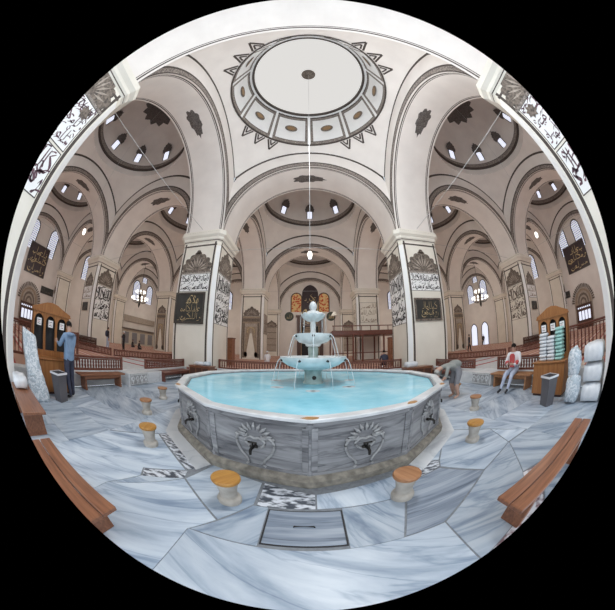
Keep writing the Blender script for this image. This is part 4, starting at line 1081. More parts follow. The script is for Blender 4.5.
bench('plank_bench', 'dark low bench against the right kerb beyond the bending man', 5.75, 6.38, 7.6, 9.8, True, h=.40, mat='rail', planks=1, overhang=.05)
def chest(label, x0, x1, y0, y1, z0, h, mat='bench'):
    t = thing('wooden_chest', label, 'chest', ((x0 + x1) / 2, (y0 + y1) / 2, z0)); hx, hy = (x1 - x0) / 2, (y1 - y0) / 2
    a = MB(mat); a.bbox(-hx, hx, -hy, hy, 0, h - .05, .01); a.build('body', parent=t)
    a = MB(mat); a.bbox(-hx - .03, hx + .03, -hy - .03, hy + .03, h - .05, h, .012); a.build('lid', parent=t)
    a = MB('darkwood')
    for k in range(3): a.box(-hx + .06 + k * (2 * hx - .1) / 3, -hx + .02 + (k + 1) * (2 * hx - .1) / 3, -hy - .006, -hy + .01, .08, h - .1)
    a.build('front_panel', parent=t)
    return t
chest('reddish wooden chest at the foot of the left pillar with wrapped bags on it', -5.75, -4.6, 9.35, 10.0, 0, .66)
chest('reddish wooden chest at the foot of the right pillar, white bag at its end', 4.35, 5.75, 9.2, 9.85, 0, .62)
def lump(name, label, cat, mats, blobs, loc, group=None, seed=1, n=16, rings=10, amp=.12, parts=None):
    """soft bag-like mass: joined, wrinkled ellipsoid"""
    single = len(blobs) == 1
    t = None if single else thing(name, label, cat, loc, 0, group)
    for i, (c, r, nm, m) in enumerate(blobs):
        mb = MB(m); o0 = len(mb.v); mb.ellipsoid(c, r, n, rings=rings)
        q = []
        for v in mb.v:
            d = Vector(((v[0] - c[0]) / r[0], (v[1] - c[1]) / r[1], (v[2] - c[2]) / r[2]))
            k = 1 + amp * (math.sin(7 * d.x + 3 * d.z + i) * math.cos(6 * d.y - 2 * d.z) + .5 * math.sin(13 * d.z + 5 * d.x))
            e = d.copy()
            m_ = max(abs(e.x), abs(e.y), abs(e.z), 1e-6); boxy = d.lerp(e / m_ * d.length, .6 if single else .35)
            q.append((c[0] + boxy.x * r[0] * k, c[1] + boxy.y * r[1] * k, max(c[2] + boxy.z * r[2] * k, 0.002)))
        mb.v = q
        if single: o = mb.build(name, smooth='all', loc=loc); tag(o, label, cat, group); return o
        mb.build(nm, parent=t, smooth='all')
    return t
lump('wrapped_bags', 'pale pinkish plastic-wrapped bags lying on the left chest', 'bags', None, [((0, 0, .09), (.30, .2, .1), 'bag', 'bag'), ((.38, .02, .10), (.22, .18, .11), 'bag', 'wrap')], (-5.3, 9.68, .662))
lump('white_sack', 'pale blue-white bag on the end of the right chest by the pillar', 'sack', None, [((0, 0, .13), (.32, .22, .14), 'bag', 'bag')], (4.68, 9.5, .622))
# upright cupboards beyond the big pillars
for sx, side in ((-1, 'left'), (1, 'right')):
    t = thing('wooden_cupboard', 'tall reddish cupboard beside the inner face of the ' + side + ' big pillar', 'cupboard', (sx * 5.25, 13.7 if sx < 0 else 13.25, PLAT))
    a = MB('bench'); a.bbox(-.3, .3, -.28, .28, 0, 1.74, .012); a.build('body', parent=t)
    a = MB('rail'); a.bbox(-.34, .34, -.32, .32, 1.74, 1.80, .012); a.build('top', parent=t)
    a = MB('bench'); a.bbox(-.26, .26, -.30, -.28, .08, 1.66, .006); d = a.build('door', parent=t)
    a = MB('metal'); a.ellipsoid((.2, -.31, .9), (.02, .02, .02), 8); a.build('knob', parent=d)

# ------------------------------------------------------------------ bag stands
def bag_stand(label, x, y, face, w, sx):
    """wooden stand: a counter box and a tall back with three arched openings; face = +1 looks to +x"""
    t = thing('bag_stand', label, 'wooden stand', (x, y, 0), 0)
    f = face; D = .5
    X = lambda d: -f * d                                     # distance behind the front
    def bx(mb, d0, d1, y0, y1, z0, z1, b=.01, m=None): mb.bbox(min(X(d0), X(d1)), max(X(d0), X(d1)), y0, y1, z0, z1, b, m)
    a = MB('cab'); bx(a, 0, D, -w / 2, w / 2, .06, .80); a.build('counter', parent=t)
    a = MB('cab'); bx(a, -.03, D + .02, -w / 2 - .03, w / 2 + .03, .80, .84); a.build('counter_top', parent=t)
    a = MB('darkwood'); bx(a, .04, D - .04, -w / 2 + .04, w / 2 - .04, 0, .06); a.build('toe_base', parent=t)
    back0, back1 = D - .14, D - .08
    O = Vector((X(back0), 0, .84)); N = Vector((f, 0, 0)); Z = Vector((0, 0, 1)); U = Z.cross(N)
    # back board with the three openings cut out: stiles, heads and pediment
    b = MB('cab'); ow = (w - .16) / 3 - .08; H = 1.02
    for k in range(4):
        u = -w / 2 + k * (w - .08) / 3; b.prism([(u, 0), (u + .08, 0), (u + .08, H), (u, H)], O, U, Z, N, -.05)
    for k in range(3):
        u0 = -w / 2 + .08 + k * (w - .08) / 3; u1 = u0 + (w - .08) / 3 - .08; c = (u0 + u1) / 2; r = (u1 - u0) / 2; zz = H - r - .06
        pts = [(u0, zz)] + [(c - r * math.cos(PI * q / 12), zz + r * math.sin(PI * q / 12)) for q in range(13)] + [(u1, zz), (u1, H), (u0, H)]
        b.prism(pts, O, U, Z, N, -.05)
        b.prism([(u0, 0), (u1, 0), (u1, .14), (u0, .14)], O, U, Z, N, -.05)
    b.build('back_board', parent=t)
    p = MB('cab'); pts = [(-w / 2 - .03, H), (w / 2 + .03, H), (w / 2 + .03, H + .07), (w * .33, H + .15), (w * .15, H + .235), (0, H + .26), (-w * .15, H + .235), (-w * .33, H + .15), (-w / 2 - .03, H + .07)]
    p.prism(pts, O + N * .015, U, Z, N, -.075); p.build('pediment', parent=t)
    m = MB('cab'); m.prism([(-w / 2 - .045, H - .01), (w / 2 + .045, H - .01), (w / 2 + .045, H + .03), (-w / 2 - .045, H + .03)], O + N * .03, U, Z, N, -.1); m.build('moulding', parent=t)
    k_ = MB('black'); k_.prism([(-w / 2 + .03, .02), (w / 2 - .03, .02), (w / 2 - .03, H), (-w / 2 + .03, H)], O - N * .15, U, Z, N, -.02); k_.build('dark_backing', parent=t)
    for sgn in (-1, 1):
        s_ = MB('cab'); bx(s_, back0, D, sgn * w / 2 - (.03 if sgn > 0 else 0), sgn * w / 2 + (.03 if sgn < 0 else 0), .84, .84 + H); s_.build('side_panel', parent=t)
    for k in range(3):
        c = -w / 2 + .04 + (k + .5) * (w - .08) / 3; l = MB('paper'); l.prism([(c - .085, H - .33), (c + .085, H - .33), (c + .085, H - .16), (c - .085, H - .16)], O, U, Z, N, .006)
        for q in range(3): l.prism([(c - .06, H - .2 - q * .04), (c + .05 - .03 * (q % 2), H - .2 - q * .04), (c + .05 - .03 * (q % 2), H - .212 - q * .04), (c - .06, H - .212 - q * .04)], O + N * .006, U, Z, N, .001, 'redprint' if q == 1 else 'boardplum')
        lo = l.build('paper_label', parent=t); lo['label'] = 'white printed paper label'
    return t
bag_stand('orange-brown wooden stand with three arched openings, left of the standing man', -5.72, 2.02, 1, 1.36, -1)
bag_stand('orange-brown wooden stand holding stacked plastic bag packs, near the white sacks', 5.42, 2.5, -1, 1.10, 1)
# folded bag packs on the right stand's counter: two white columns and a mint one
for ci, (yc, mat, cn, nn) in enumerate(((2.78, 'bag', 'white', 8), (2.50, 'bag', 'white', 7), (2.21, 'bagmint', 'mint green', 9))):
    proto = None
    for k in range(nn):
        rnd = random.Random(ci * 20 + k)
        place = 'topmost' if k == nn - 1 else ('lowest' if k == 0 else ['', 'second', 'third', 'fourth', 'fifth', 'sixth', 'seventh', 'eighth'][k] + ' from the counter')
        which = {0: 'the far white', 1: 'the middle white', 2: 'the mint'}[ci]
        lab = f'folded bag pack, {place} in {which} stack'
        loc = (5.64 + rnd.uniform(-.01, .01), yc + rnd.uniform(-.012, .012), .842 + k * .084); 
        if proto is None:
            t = thing('bag_pack', lab, 'bag pack', loc, 0, f'{cn} bag packs in {which} stack')
            a = MB(mat); n = 14; a.bbox(-.13, .13, -.128, .128, 0, .076, .028); o = a.build('folded_bag', parent=t, smooth=True)
            a = MB('paper' if mat == 'bag' else 'bagmint'); a.box(-.134, -.128, -.05, .05, .028, .05, 'redprint' if False else None); a.build('band', parent=t)
            proto = t
        else: dup(proto, loc, rnd.uniform(-.06, .06), lab)

# ------------------------------------------------------------------ bins
def bin_(label, x, y, rz):
    t = thing('waste_bin', label, 'bin', (x, y, 0), rz)
    a = MB('bin'); 
    def rect(w, d, z): return [(-w, -d, z), (w, -d, z), (w, d, z), (-w, d, z)]
    L = [rect(.15, .12, 0), rect(.18, .15, .58), rect(.195, .165, .585), rect(.195, .165, .635), rect(.17, .14, .635), rect(.14, .11, .05)]
    for A, B in zip(L, L[1:]): a.add(A + B, [(k, (k + 1) % 4, 4 + (k + 1) % 4, 4 + k) for k in range(4)])
    a.add(L[0], [(0, 3, 2, 1)]); a.add(L[-1], [(0, 1, 2, 3)]); a.build('body', parent=t)
    r = MB('whitecloth'); 
    for y0, y1, x0, x1 in ((-.172, -.160, -.2, .2), (.160, .172, -.2, .2), (-.16, .16, -.2, -.188), (-.16, .16, .188, .2)): r.box(x0, x1, y0, y1, .60, .642)
    r.build('liner_edge', parent=t)
    l = MB('paper'); l.prism([(-.075, .30), (.075, .30), (.075, .47), (-.075, .47)], (0, -.139, 0), (1, 0, 0), (0, -.05, 1), (0, -1, 0), .004)
    for q in range(3): l.prism([(-.05, .43 - .04 * q), (.05, .43 - .04 * q), (.05, .415 - .04 * q), (-.05, .415 - .04 * q)], (0, -.144, 0), (1, 0, 0), (0, -.05, 1), (0, -1, 0), .002, 'redprint')
    l.build('paper_label', parent=t)
    return t
bin_('dark grey plastic bin with a white label before the left wooden stand', -5.22, 1.98, math.radians(-66))
bin_('dark grey plastic bin with a white label before the right wooden stand', 4.86, 2.18, math.radians(64))

# ------------------------------------------------------------------ plastic-wrapped goods
def plastic_sheet():
    t = thing('plastic_wrapped_bundle', 'tall crinkled clear plastic-wrapped bundle leaning at the left stand', 'wrapped bundle', (-5.33, 1.30, 0))
    mb = MB('wrap'); n, q = 16, 14; rnd = random.Random(5); vs = []
    for j in range(q + 1):
        s = j / q; z = 1.38 * s; w = .30 * (1 - .35 * s) + .015 * math.sin(9 * s); d = .19 * (1 - .75 * s ** 1.5); sh = -.22 * s ** 1.2
        for k in range(n):
            a = 2 * PI * k / n; c, s_ = math.cos(a), math.sin(a)
            e = .42; c = math.copysign(abs(c) ** e, c); s_ = math.copysign(abs(s_) ** e, s_)
            kf = 1 + .05 * math.sin(5 * a + 7 * s) + rnd.uniform(-.03, .03)
            vs.append((d * c * kf - .05 * s, sh + w * s_ * kf, z + (.06 * s_ * -1 if j == q else 0)))
    fs = [(j * n + k, j * n + (k + 1) % n, (j + 1) * n + (k + 1) % n, (j + 1) * n + k) for j in range(q) for k in range(n)] + [tuple(range(n)), tuple(range(q * n, (q + 1) * n))]
    mb.add(vs, fs); mb.build('wrapped_mass', parent=t, smooth='all')
    k = MB('bag'); k.tube([(.1, -.2, .04), (.14, 0, .03), (.1, .25, .04)], .035, 8); k.build('gathered_hem', parent=t, smooth=True)
plastic_sheet()
lump('clear_plastic_bag', 'knotted clear plastic bag of white goods standing beside the right stand', 'plastic bag', None,
     [((0, 0, .3), (.2, .22, .31), 'lower_bag', 'wrap'), ((.02, .02, .82), (.18, .2, .3), 'upper_bag', 'wrap'), ((.0, .02, .56), (.13, .14, .07), 'knot', 'bag')], (5.12, 1.50, 0), seed=4)
for k, (z, lab) in enumerate(((0, 'bottom white sack of the stack at the right edge, on the floor'), (.385, 'middle white sack of the stack at the right edge'), (.77, 'topmost white sack of the stack at the right edge'))):
    lump('white_sack', lab, 'sack', None, [((0, 0, .185), (.34, .33, .19), 'sack_body', 'bag')], (5.4 + .03 * (k % 2), .92 + .01 * k, z), 'white sacks stacked at the right edge', seed=k + 8, amp=.05)
lump('white_sack', 'white sack slumped on the far end of the left-edge bench', 'sack', None, [((0, 0, .10), (.26, .19, .11), 'sack_body', 'bag')], (-4.66, .62, .452), seed=3, amp=.06)

# ------------------------------------------------------------------ wooden gallery beyond the pool
def gallery():
    t = thing('wooden_gallery', 'raised dark red wooden gallery on posts beyond the fountain, right of centre', 'gallery', (5.2, 20.5, PLAT))
    x0, x1, y0, y1 = -3.3, 3.6, -1.6, 1.6; zt = 2.35
    a = MB('rail'); a.bbox(x0, x1, y0, y1, zt, zt + .42, .02); a.build('deck', parent=t)
    for x in (x0 + .1, -1.45, -.6, 1.4, x1 - .1):
        for y in (y0 + .08, y1 - .08):
            a = MB('rail'); a.bbox(x - .07, x + .07, y - .07, y + .07, 0, zt, .01); a.build('post', parent=t)
    a = MB('rail'); a.bbox(x0, x1, y0 - .02, y0 + .06, zt + .78, zt + .86, .01)
    a.build('hand_rail', parent=t)
    for k in range(9):
        x = x0 + .1 + (x1 - x0 - .2) * k / 8; a = MB('rail'); a.box(x - .03, x + .03, y0, y0 + .05, zt + .42, zt + .78); a.build('baluster', parent=t)
    a = MB('rail'); a.bbox(x0, x1, y0, y0 + .06, .75, .83, .01); a.build('lower_rail', parent=t)
gallery()
t = thing('gallery_stand_lamp', 'pale bell-shaped lamp standing on the wooden gallery corner', 'lamp', (2.15, 19.2, PLAT + 2.77))
a = MB('metal'); a.lathe([(.12, 0), (.12, .03), (.025, .05), (.025, 1.4)], 12); a.build('stem', parent=t, smooth=True)
a = MB('lampglass' if False else 'cream'); a.lathe([(.34, 1.32), (.3, 1.4), (.16, 1.62), (.06, 1.72)], 18); a.build('shade', parent=t, smooth=True)

# ------------------------------------------------------------------ lamps, chandeliers, rods
def hanging_lamp(label, x, y, z, ztop, r=.1):
    t = thing('hanging_lamp', label, 'hanging lamp', (x, y, z))
    w = MB('wire'); w.tube([(0, 0, r * 2.6), (0, 0, ztop - z)], .008, 6); w.build('suspension_wire', parent=t)
    g = MB('lampglass'); g.lathe([(.3 * r, -1.7 * r), (.8 * r, -1.3 * r), (r, -.2 * r), (.95 * r, .9 * r), (.6 * r, 1.5 * r)], 16); g.build('glass', parent=t, smooth=True)
    c = MB('metal'); c.lathe([(.62 * r, 1.5 * r), (.66 * r, 1.7 * r), (.3 * r, 2.3 * r), (.1 * r, 2.7 * r)], 14); c.build('cap', parent=t, smooth=True)
hanging_lamp('white glass lamp on a long wire hanging above the fountain', 0, 5.2, 4.02, 20.1, .06)
hanging_lamp('small white lamp on a wire in the left side bay', -12.5, 5.2, 6.9, 20.0, .11)
hanging_lamp('small white lamp on a wire in the right side bay', 12.5, 5.2, 6.6, 20.0, .11)
def chandelier(label, x, y, z, ztop):
    t = thing('chandelier', label, 'chandelier', (x, y, z))
    w = MB('metal'); w.tube([(0, 0, 1.2), (0, 0, ztop - z)], .025, 6); w.build('chain', parent=t)
    c = MB('metal'); c.lathe([(.04, -1.4), (.14, -1.2), (.2, -.9), (.08, -.6), (.1, .2), (.16, .4), (.06, .7), (.05, 1.25)], 14); c.build('stem', parent=t, smooth=True)
    for nm, R, zc, n in (('lower_tier', 1.35, -.3, 12), ('upper_tier', .75, .7, 8)):
        a = MB('metal')
        a.tube([(R * math.cos(2 * PI * k / 36), R * math.sin(2 * PI * k / 36), zc) for k in range(37)], .03, 6)
        for k in range(n):
            b = 2 * PI * k / n; c_, s_ = math.cos(b), math.sin(b)
            a.tube([(c_ * q, s_ * q, zc + dz) for q, dz in ((.05, -.3), (R * .5, -.45), (R * .85, -.25), (R, 0.05))], .022, 6)
        o = a.build(nm, parent=t)
        for k in range(n):
            b = 2 * PI * k / n; g = MB('lampglass'); g.lathe([(.03, .04), (.1, .1), (.13, .25), (.08, .38), (.03, .42)], 10, (R * math.cos(b), R * math.sin(b), zc)); g.build('glass_shade', parent=o, smooth=True)
chandelier('large dark chandelier with white glass shades far on the left side', -25, 24., 7.6, 13.)
chandelier('large dark chandelier with white glass shades far on the right side', 25, 24., 7.6, 13.)
ROD = [('on the near left capital', (-6.25, .4), (-6.25, 10.), 8.2), ('on the near right capital', (6.25, .4), (6.25, 10.), 8.2), ('across the arch behind the pool', (-4.95, 11.45), (4.95, 11.45), 7.32), ('across the second arch behind the pool', (-4.95, 23.95), (4.95, 23.95), 8.1),
       ('across the left front arch', (-17.4, 11.45), (-7.6, 11.45), 8.1), ('across the right front arch', (7.6, 11.45), (17.4, 11.45), 8.1), ('along the left outer arch', (-18.75, 1.), (-18.75, 10.), 8.2), ('along the right outer arch', (18.75, 1.), (18.75, 10.), 8.2)]
for s_, a, b, z in ROD:
    m = MB('wire'); m.tube([(*a, z), (*b, z)], .013, 6); o = m.build('tie_rod'); tag(o, 'thin pale tie rod stretched ' + s_, 'tie rod', 'tie rods in the arches')
# ------------------------------------------------------------------ people
def person(label, loc, rz, J, zones, hair='hair', hair_len=0., group=None, fingers=True, extra=None):
    """J: joint -> (x, y, z, r); local -y is forward.  One skinned body, hair and extras as children."""
    t = thing('person', label, 'person', loc, rz, group)
    names = []; V = []; R = []; E = []; EZ = []
    def j(n, p, r): names.append(n); V.append(p); R.append(r); return len(V) - 1
    ids = {n: j(n, J[n][:3], J[n][3]) for n in J}
    def link(a, b, z): E.append((ids[a], ids[b])); EZ.append(z)
    link('pelvis', 'waist', 'top'); link('waist', 'chest', 'top'); link('chest', 'neck', 'top'); link('neck', 'head', 'skin'); link('head', 'crown', 'skin')
    for s_ in 'LR':
        link('chest', 'shoulder' + s_, 'top'); link('shoulder' + s_, 'elbow' + s_, 'top'); link('elbow' + s_, 'wrist' + s_, 'sleeve'); link('wrist' + s_, 'palm' + s_, 'skin')
        link('pelvis', 'hip' + s_, 'hipz'); link('hip' + s_, 'knee' + s_, 'leg'); link('knee' + s_, 'ankle' + s_, 'shin'); link('ankle' + s_, 'toe' + s_, 'shoe')
        if fingers:
            w, p = Vector(J['wrist' + s_][:3]), Vector(J['palm' + s_][:3]); d = (p - w).normalized()
            side = d.cross(Vector((0, -1, .3))); side = side.normalized() if side.length > .1 else Vector((1, 0, 0))
            nn = side.cross(d).normalized(); sg = 1 if s_ == 'L' else -1
            for q, (o, L) in enumerate(((-.03, .060), (-.01, .075), (.01, .07), (.03, .055))):
                a = j('f', tuple(p + side * o + d * .03), .0095); b = j('f', tuple(p + side * o * 1.15 + d * (.03 + L * .5) + nn * .008), .0085); c = j('f', tuple(p + side * o * 1.15 + d * (.03 + L * .85) + nn * .03), .007)
                E.extend([(ids['palm' + s_], a), (a, b), (b, c)]); EZ.extend(['skin'] * 3)
            a = j('f', tuple(p - d * .03 + side * .045 * sg + nn * .01), .011); b = j('f', tuple(p + d * .01 + side * .065 * sg + nn * .025), .009)
            E.extend([(ids['palm' + s_], a), (a, b)]); EZ.extend(['skin'] * 2)
    me = bpy.data.meshes.new('body'); me.from_pydata(V, E, [])
    ob = bpy.data.objects.new('body', me); COL.objects.link(ob)
    md = ob.modifiers.new('skin', 'SKIN'); md.use_smooth_shade = True
    if not me.skin_vertices: bpy.context.view_layer.objects.active = ob
    sv = me.skin_vertices[0].data
    for i, r in enumerate(R):
        rr = r if isinstance(r, tuple) else (r, r); sv[i].radius = rr; sv[i].use_root = (i == ids['pelvis'])
    ss = ob.modifiers.new('sub', 'SUBSURF'); ss.levels = ss.render_levels = 2
    dg = bpy.context.evaluated_depsgraph_get(); dg.update()
    m2 = bpy.data.meshes.new_from_object(ob.evaluated_get(dg)); m2.name = 'body'
    bpy.data.objects.remove(ob)
    zones = dict(zones); zones.setdefault('hipz', zones['leg']); mats = sorted(set(zones.values())); 
    m2.materials.clear()
    for k in mats: m2.materials.append(M[k])
    segs = [(Vector(V[a]), Vector(V[b]), mats.index(zones[z])) for (a, b), z in zip(E, EZ)]
    for p in m2.polygons:
        c = p.center; best = 1e9; bi = 0
        for a, b, k in segs:
            ab = b - a; u = max(0., min(1., (c - a).dot(ab) / max(ab.length_squared, 1e-9))); d = (c - a - ab * u).length
            if d < best - 1e-5: best, bi = d, k
        p.material_index = bi; p.use_smooth = True
    body = bpy.data.objects.new('body', m2); COL.objects.link(body); body.parent = t
    # face: nose, ears, eyes, mouth
    hd = Vector(J['head'][:3]); cr = Vector(J['crown'][:3]); up = (cr - hd).normalized(); rt = Vector(J.get('_rt', (1, 0, 0, 0))[:3]) if False else Vector((1, 0, 0))
    fw = Vector(J['_fw']) if '_fw' in J else up.cross(rt); 
    fw = rt.cross(up).normalized() * -1 if rt.cross(up).y > 0 else rt.cross(up).normalized()
    ctr = (hd + cr) / 2; hr = .088
    def bit(nm, m, c_, r_): f = MB(m); f.ellipsoid(tuple(c_), r_, 8); f.build(nm, parent=t, smooth='all')
    bit('nose', 'skin', ctr + fw * (hr + .012) - up * .012, (.014, .016, .022))
    for s_ in (-1, 1):
        bit('ear', 'skin', ctr + rt * s_ * (hr - .004) - up * .005, (.012, .02, .03)); bit('eye', 'black', ctr + fw * (hr - .006) + rt * s_ * .033 + up * .012, (.012, .008, .007))
    bit('mouth', 'redprint', ctr + fw * (hr - .008) - up * .055, (.024, .008, .005))
    if hair:
        h = MB(hair); c = ctr + up * .022 - fw * .014; n, q = 18, 10; vs = []
        for a_ in range(q + 1):
            th = PI * .62 * a_ / q
            for k in range(n):
                b = 2 * PI * k / n; dirv = up * math.cos(th) + (rt * math.cos(b) + fw * math.sin(b)) * math.sin(th)
                ff = max(0., dirv.dot(fw)); r = .099 if th < PI * .5 else .096
                lim = 1. - .25 * ff * max(0, math.sin(th) - .75) / .25
                vs.append(c + dirv * r * lim)
        h.add(vs, [(a_ * n + k, a_ * n + (k + 1) % n, (a_ + 1) * n + (k + 1) % n, (a_ + 1) * n + k) for a_ in range(q) for k in range(n)])
        h.build('hair', parent=t, smooth='all', weld=True)
    if extra: extra(t)
    return t

def standing(h=1.74, arms='down', step=.0, head_down=0.):
    k = h / 1.74
    J = {'pelvis': (0, 0, .95, (.16, .12)), 'waist': (0, 0, 1.08, (.165, .115)), 'chest': (0, .01, 1.32, (.19, .125)), 'neck': (0, .005, 1.49, .055), 'head': (0, -.012 - head_down * .3, 1.575, .073), 'crown': (0, -.012 - head_down, 1.675, .082)}
    for s_, g in (('L', 1), ('R', -1)):
        J['hip' + s_] = (g * .095, 0, .90, .105); J['knee' + s_] = (g * .11, -.015 + step * g * .5, .50, .08); J['ankle' + s_] = (g * .105, .02 + step * g, .09, .045); J['toe' + s_] = (g * .12, -.13 + step * g, .035, .035)
        J['shoulder' + s_] = (g * .205, .01, 1.41, .075)
        if arms == 'down': J['elbow' + s_] = (g * .25, .03, 1.14, .056); J['wrist' + s_] = (g * .26, -.03, .90, .03); J['palm' + s_] = (g * .26, -.05, .82, .03)
        if arms == 'reach': J['elbow' + s_] = (g * .25, -.14, 1.18, .06); J['wrist' + s_] = (g * .15, -.37, 1.22, .032); J['palm' + s_] = (g * .13, -.45, 1.24, .03)
        if arms == 'folded': J['elbow' + s_] = (g * .24, -.08, 1.15, .056); J['wrist' + s_] = (g * .04, -.22, 1.2, .03); J['palm' + s_] = (g * -.03, -.24, 1.22, .028)
    return {n: (v[0] * k, v[1] * k, v[2] * k, v[3]) for n, v in J.items()}
Z1 = dict(top='denimjacket', hipz='denimjacket', sleeve='denimjacket', skin='skin', leg='navy', shin='navy', shoe='blackcloth')
def hood(t):
    a = MB('denimjacket'); a.tube([(.13 * math.cos(b), .04 + .1 * math.sin(b), 1.475 + .02 * math.sin(b)) for b in [PI * q / 10 for q in range(11)]], .035, 8); a.build('collar', parent=t, smooth=True)
person('man in a blue jacket and dark trousers standing at the left wooden stand', (-5.36, 2.42, 0), math.radians(-72), standing(1.78, 'reach', .05, .05), Z1, extra=hood)
Z2 = dict(top='blackcloth', sleeve='blackcloth', skin='skin', leg='palejean', shin='palejean', shoe='blackcloth')
def pack(t):
    a = MB('navy'); a.ellipsoid((0, .17, 1.25), (.16, .1, .24), 14); a.build('backpack', parent=t, smooth='all')
person('person in black jacket and pale jeans standing beside the left script pillar', (-15.2, 10.95, PLAT), math.radians(160), standing(1.74, 'down', .06), Z2, extra=pack)
Z3 = dict(top='blackcloth', sleeve='navy', skin='skin', leg='blackcloth', shin='blackcloth', shoe='blackcloth')
person('person in all dark clothes with folded arms and a pale cap, far left', (-15.2, 12.9, PLAT), math.radians(-20), standing(1.66, 'folded', .03), Z3, hair='whitecloth')
person('dark-clothed person walking on the right carpet beyond the far rail', (15.9, 17.6, PLAT), math.radians(60), standing(1.74, 'down', .16), Z3)
person('dark silhouette of a person standing before a bright far doorway', (27.6, 26.6, PLAT), math.radians(-40), standing(1.72, 'down', .04), Z3)

# man washing at the tap, bent double over the pool's edge (local -y faces the pool)
B = {'pelvis': (0, .10, .88, (.18, .16)), 'waist': (0, -.04, .99, (.18, .15)), 'chest': (0, -.32, 1.03, (.20, .15)), 'neck': (0, -.50, .96, .055), 'head': (0, -.58, .915, .074), 'crown': (0, -.665, .865, .083)}
for s_, g in (('L', 1), ('R', -1)):
    B['hip' + s_] = (g * .11, .10, .80, .13); B['knee' + s_] = (g * .14, -.03, .44, .095); B['ankle' + s_] = (g * .14, .08, .09, .042); B['toe' + s_] = (g * .16, -.09, .035, .034)
    B['shoulder' + s_] = (g * .19, -.38, .96, .062); B['elbow' + s_] = (g * .22, -.46, .70, .06); B['wrist' + s_] = (g * .12, -.62, .56, .03); B['palm' + s_] = (g * .09, -.69, .53, .028)
def shirt_tail(t):
    a = MB('greyshirt'); a.ellipsoid((0, .0, 1.0), (.215, .23, .13), 16); a.build('shirt_tail', parent=t, smooth='all')
person('man in grey clothes with bare shins bending over the pool to wash', (4.08, 5.2, 0), math.radians(-94), B, dict(top='greyshirt', sleeve='skin', skin='skin', leg='greytrouser', shin='skin', shoe='skin'), hair='greyhair', extra=shirt_tail)

# man sitting on the right bench, legs stretched out
S = {'pelvis': (0, .02, .56, (.18, .14)), 'waist': (0, .03, .70, (.18, .135)), 'chest': (0, .0, .93, (.21, .145)), 'neck': (0, -.02, 1.10, .055), 'head': (0, -.04, 1.185, .074), 'crown': (0, -.05, 1.285, .083)}
for s_, g in (('L', 1), ('R', -1)):
    S['hip' + s_] = (g * .10, -.02, .545, .10); S['knee' + s_] = (g * .13, -.42, .50, .082); S['ankle' + s_] = (g * .13, -.70, .10, .044); S['toe' + s_] = (g * .15, -.86, .05, .036)
    S['shoulder' + s_] = (g * .22, .0, 1.02, .08); S['elbow' + s_] = (g * .28, -.10, .76, .065); S['wrist' + s_] = (g * .11, -.30, .76, .032); S['palm' + s_] = (g * .06, -.36, .78, .03)
def red_scarf(t):
    a = MB('redcloth'); a.prism([(-.09, .66), (.09, .66), (.10, 1.0), (.05, 1.06), (-.05, 1.06), (-.10, 1.0)], (0, -.15, 0), (1, 0, 0), (0, -.0, 1), (0, -1, 0), .03); a.build('red_shirt_front', parent=t)
    for g in (-1, 1):
        a = MB('redcloth'); a.ellipsoid((g * .2, -.17, .79), (.075, .1, .075), 10); a.build('red_cuff', parent=t, smooth='all')
person('man in a white and red jacket and pale jeans seated on the right bench', (6.02, 4.25, 0), math.radians(-80), S, dict(top='whitecloth', sleeve='whitecloth', skin='skin', leg='palejean', shin='palejean', shoe='blackcloth'), extra=red_scarf)

# people seated on the carpet
K = {'pelvis': (0, .08, .26, (.16, .13)), 'waist': (0, .06, .38, (.15, .12)), 'chest': (0, .0, .60, (.17, .12)), 'neck': (0, -.02, .76, .055), 'head': (0, -.05, .84, .073), 'crown': (0, -.07, .94, .082)}
for s_, g in (('L', 1), ('R', -1)):
    K['hip' + s_] = (g * .10, .05, .22, .10); K['knee' + s_] = (g * .17, -.36, .11, .075); K['ankle' + s_] = (g * .11, .10, .07, .05); K['toe' + s_] = (g * .11, .22, .05, .035)
    K['shoulder' + s_] = (g * .18, .0, .69, .06); K['elbow' + s_] = (g * .24, -.08, .45, .045); K['wrist' + s_] = (g * .17, -.28, .27, .03); K['palm' + s_] = (g * .16, -.34, .23, .028)
def seat(label, x, y, rz, z, hair='hair', zz=PLAT): person(label, (x, y, zz), math.radians(rz), K, z, hair=hair)
seat('person in navy kneeling on the carpet beside the right cupboard', 4.35, 12.5, 170, dict(top='navy', sleeve='navy', skin='skin', leg='blackcloth', shin='blackcloth', shoe='whitecloth'))
seat('person in white kneeling on the carpet before the painted niche pillar', -3.3, 16.9, 200, dict(top='whitecloth', sleeve='whitecloth', skin='skin', leg='whitecloth', shin='whitecloth', shoe='skin'), hair='whitecloth')
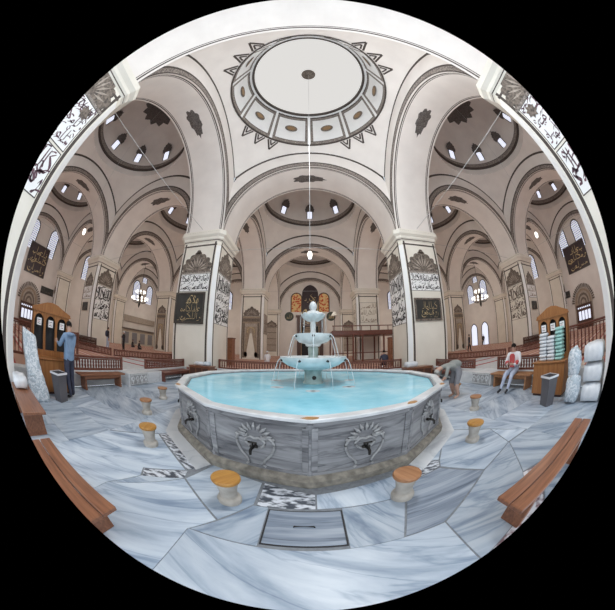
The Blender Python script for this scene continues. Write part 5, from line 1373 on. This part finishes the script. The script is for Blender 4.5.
seat('dark-clothed person kneeling far left on the carpet, nearer the tiled gallery', -22.2, 20.6, 120, Z3)
seat('dark-clothed person kneeling far left on the carpet, nearer the pillar', -18.6, 18.4, 150, Z3)
# ------------------------------------------------------------------ camera: a circular fisheye lens tipped up a little
cam = bpy.data.cameras.new('fisheye_camera'); co = bpy.data.objects.new('fisheye_camera', cam); COL.objects.link(co)
co.location = (0, 0, 1.65); co.rotation_euler = (PI / 2 + .2, 0, .012)
cam.type = 'PANO'; cam.sensor_width = 36.; cam.sensor_fit = 'HORIZONTAL'
pc = cam if hasattr(cam, 'fisheye_lens') and hasattr(cam, 'panorama_type') else cam.cycles
pc.panorama_type = 'FISHEYE_EQUISOLID'; pc.fisheye_lens = 441.4 / 2 * 36 / 615; pc.fisheye_fov = 4 * math.asin(306.6 / 441.4)
cam.clip_start = .05; cam.clip_end = 300
SC.camera = co

# ------------------------------------------------------------------ light: sky through the open rear, added fill lights in the bays and over the pool
w = bpy.data.worlds.new('daylight'); SC.world = w; w.use_nodes = True
bg = w.node_tree.nodes['Background']; bg.inputs[0].default_value = (.84, .92, 1., 1); bg.inputs[1].default_value = 2.9
def lamp(name, x, y, z, e, col=(1, .93, .88), r=.35):
    l = bpy.data.lights.new(name, 'POINT'); l.energy = e; l.color = col; l.shadow_soft_size = r
    o = bpy.data.objects.new(name, l); COL.objects.link(o); o.location = (x, y, z); return o
for x in COLX:
    for y in BAYY:
        if x == 0 and y == 5.2: continue
        lamp('bay_fill', x, y, 7.3 if abs(x) < 1 else 6.2, 290 if y < 10 else 420, (1, .91, .84) if y < 10 else (1, .93, .82))  # fill light added in each bay, most with no lamp hanging there
lamp('pool_fill', 1.0, 4.2, 9.0, 1900, (.95, .98, 1.), .9)  # added fill above the pool, no fixture at this spot
vs = SC.view_settings; vs.view_transform = 'Standard'; vs.look = 'None'; vs.gamma = 1; vs.use_curve_mapping = False; vs.exposure = -0.72
SC.cycles.use_denoising = True; SC.cycles.max_bounces = 10; SC.cycles.diffuse_bounces = 6
SC.cycles.sample_clamp_indirect = 6.
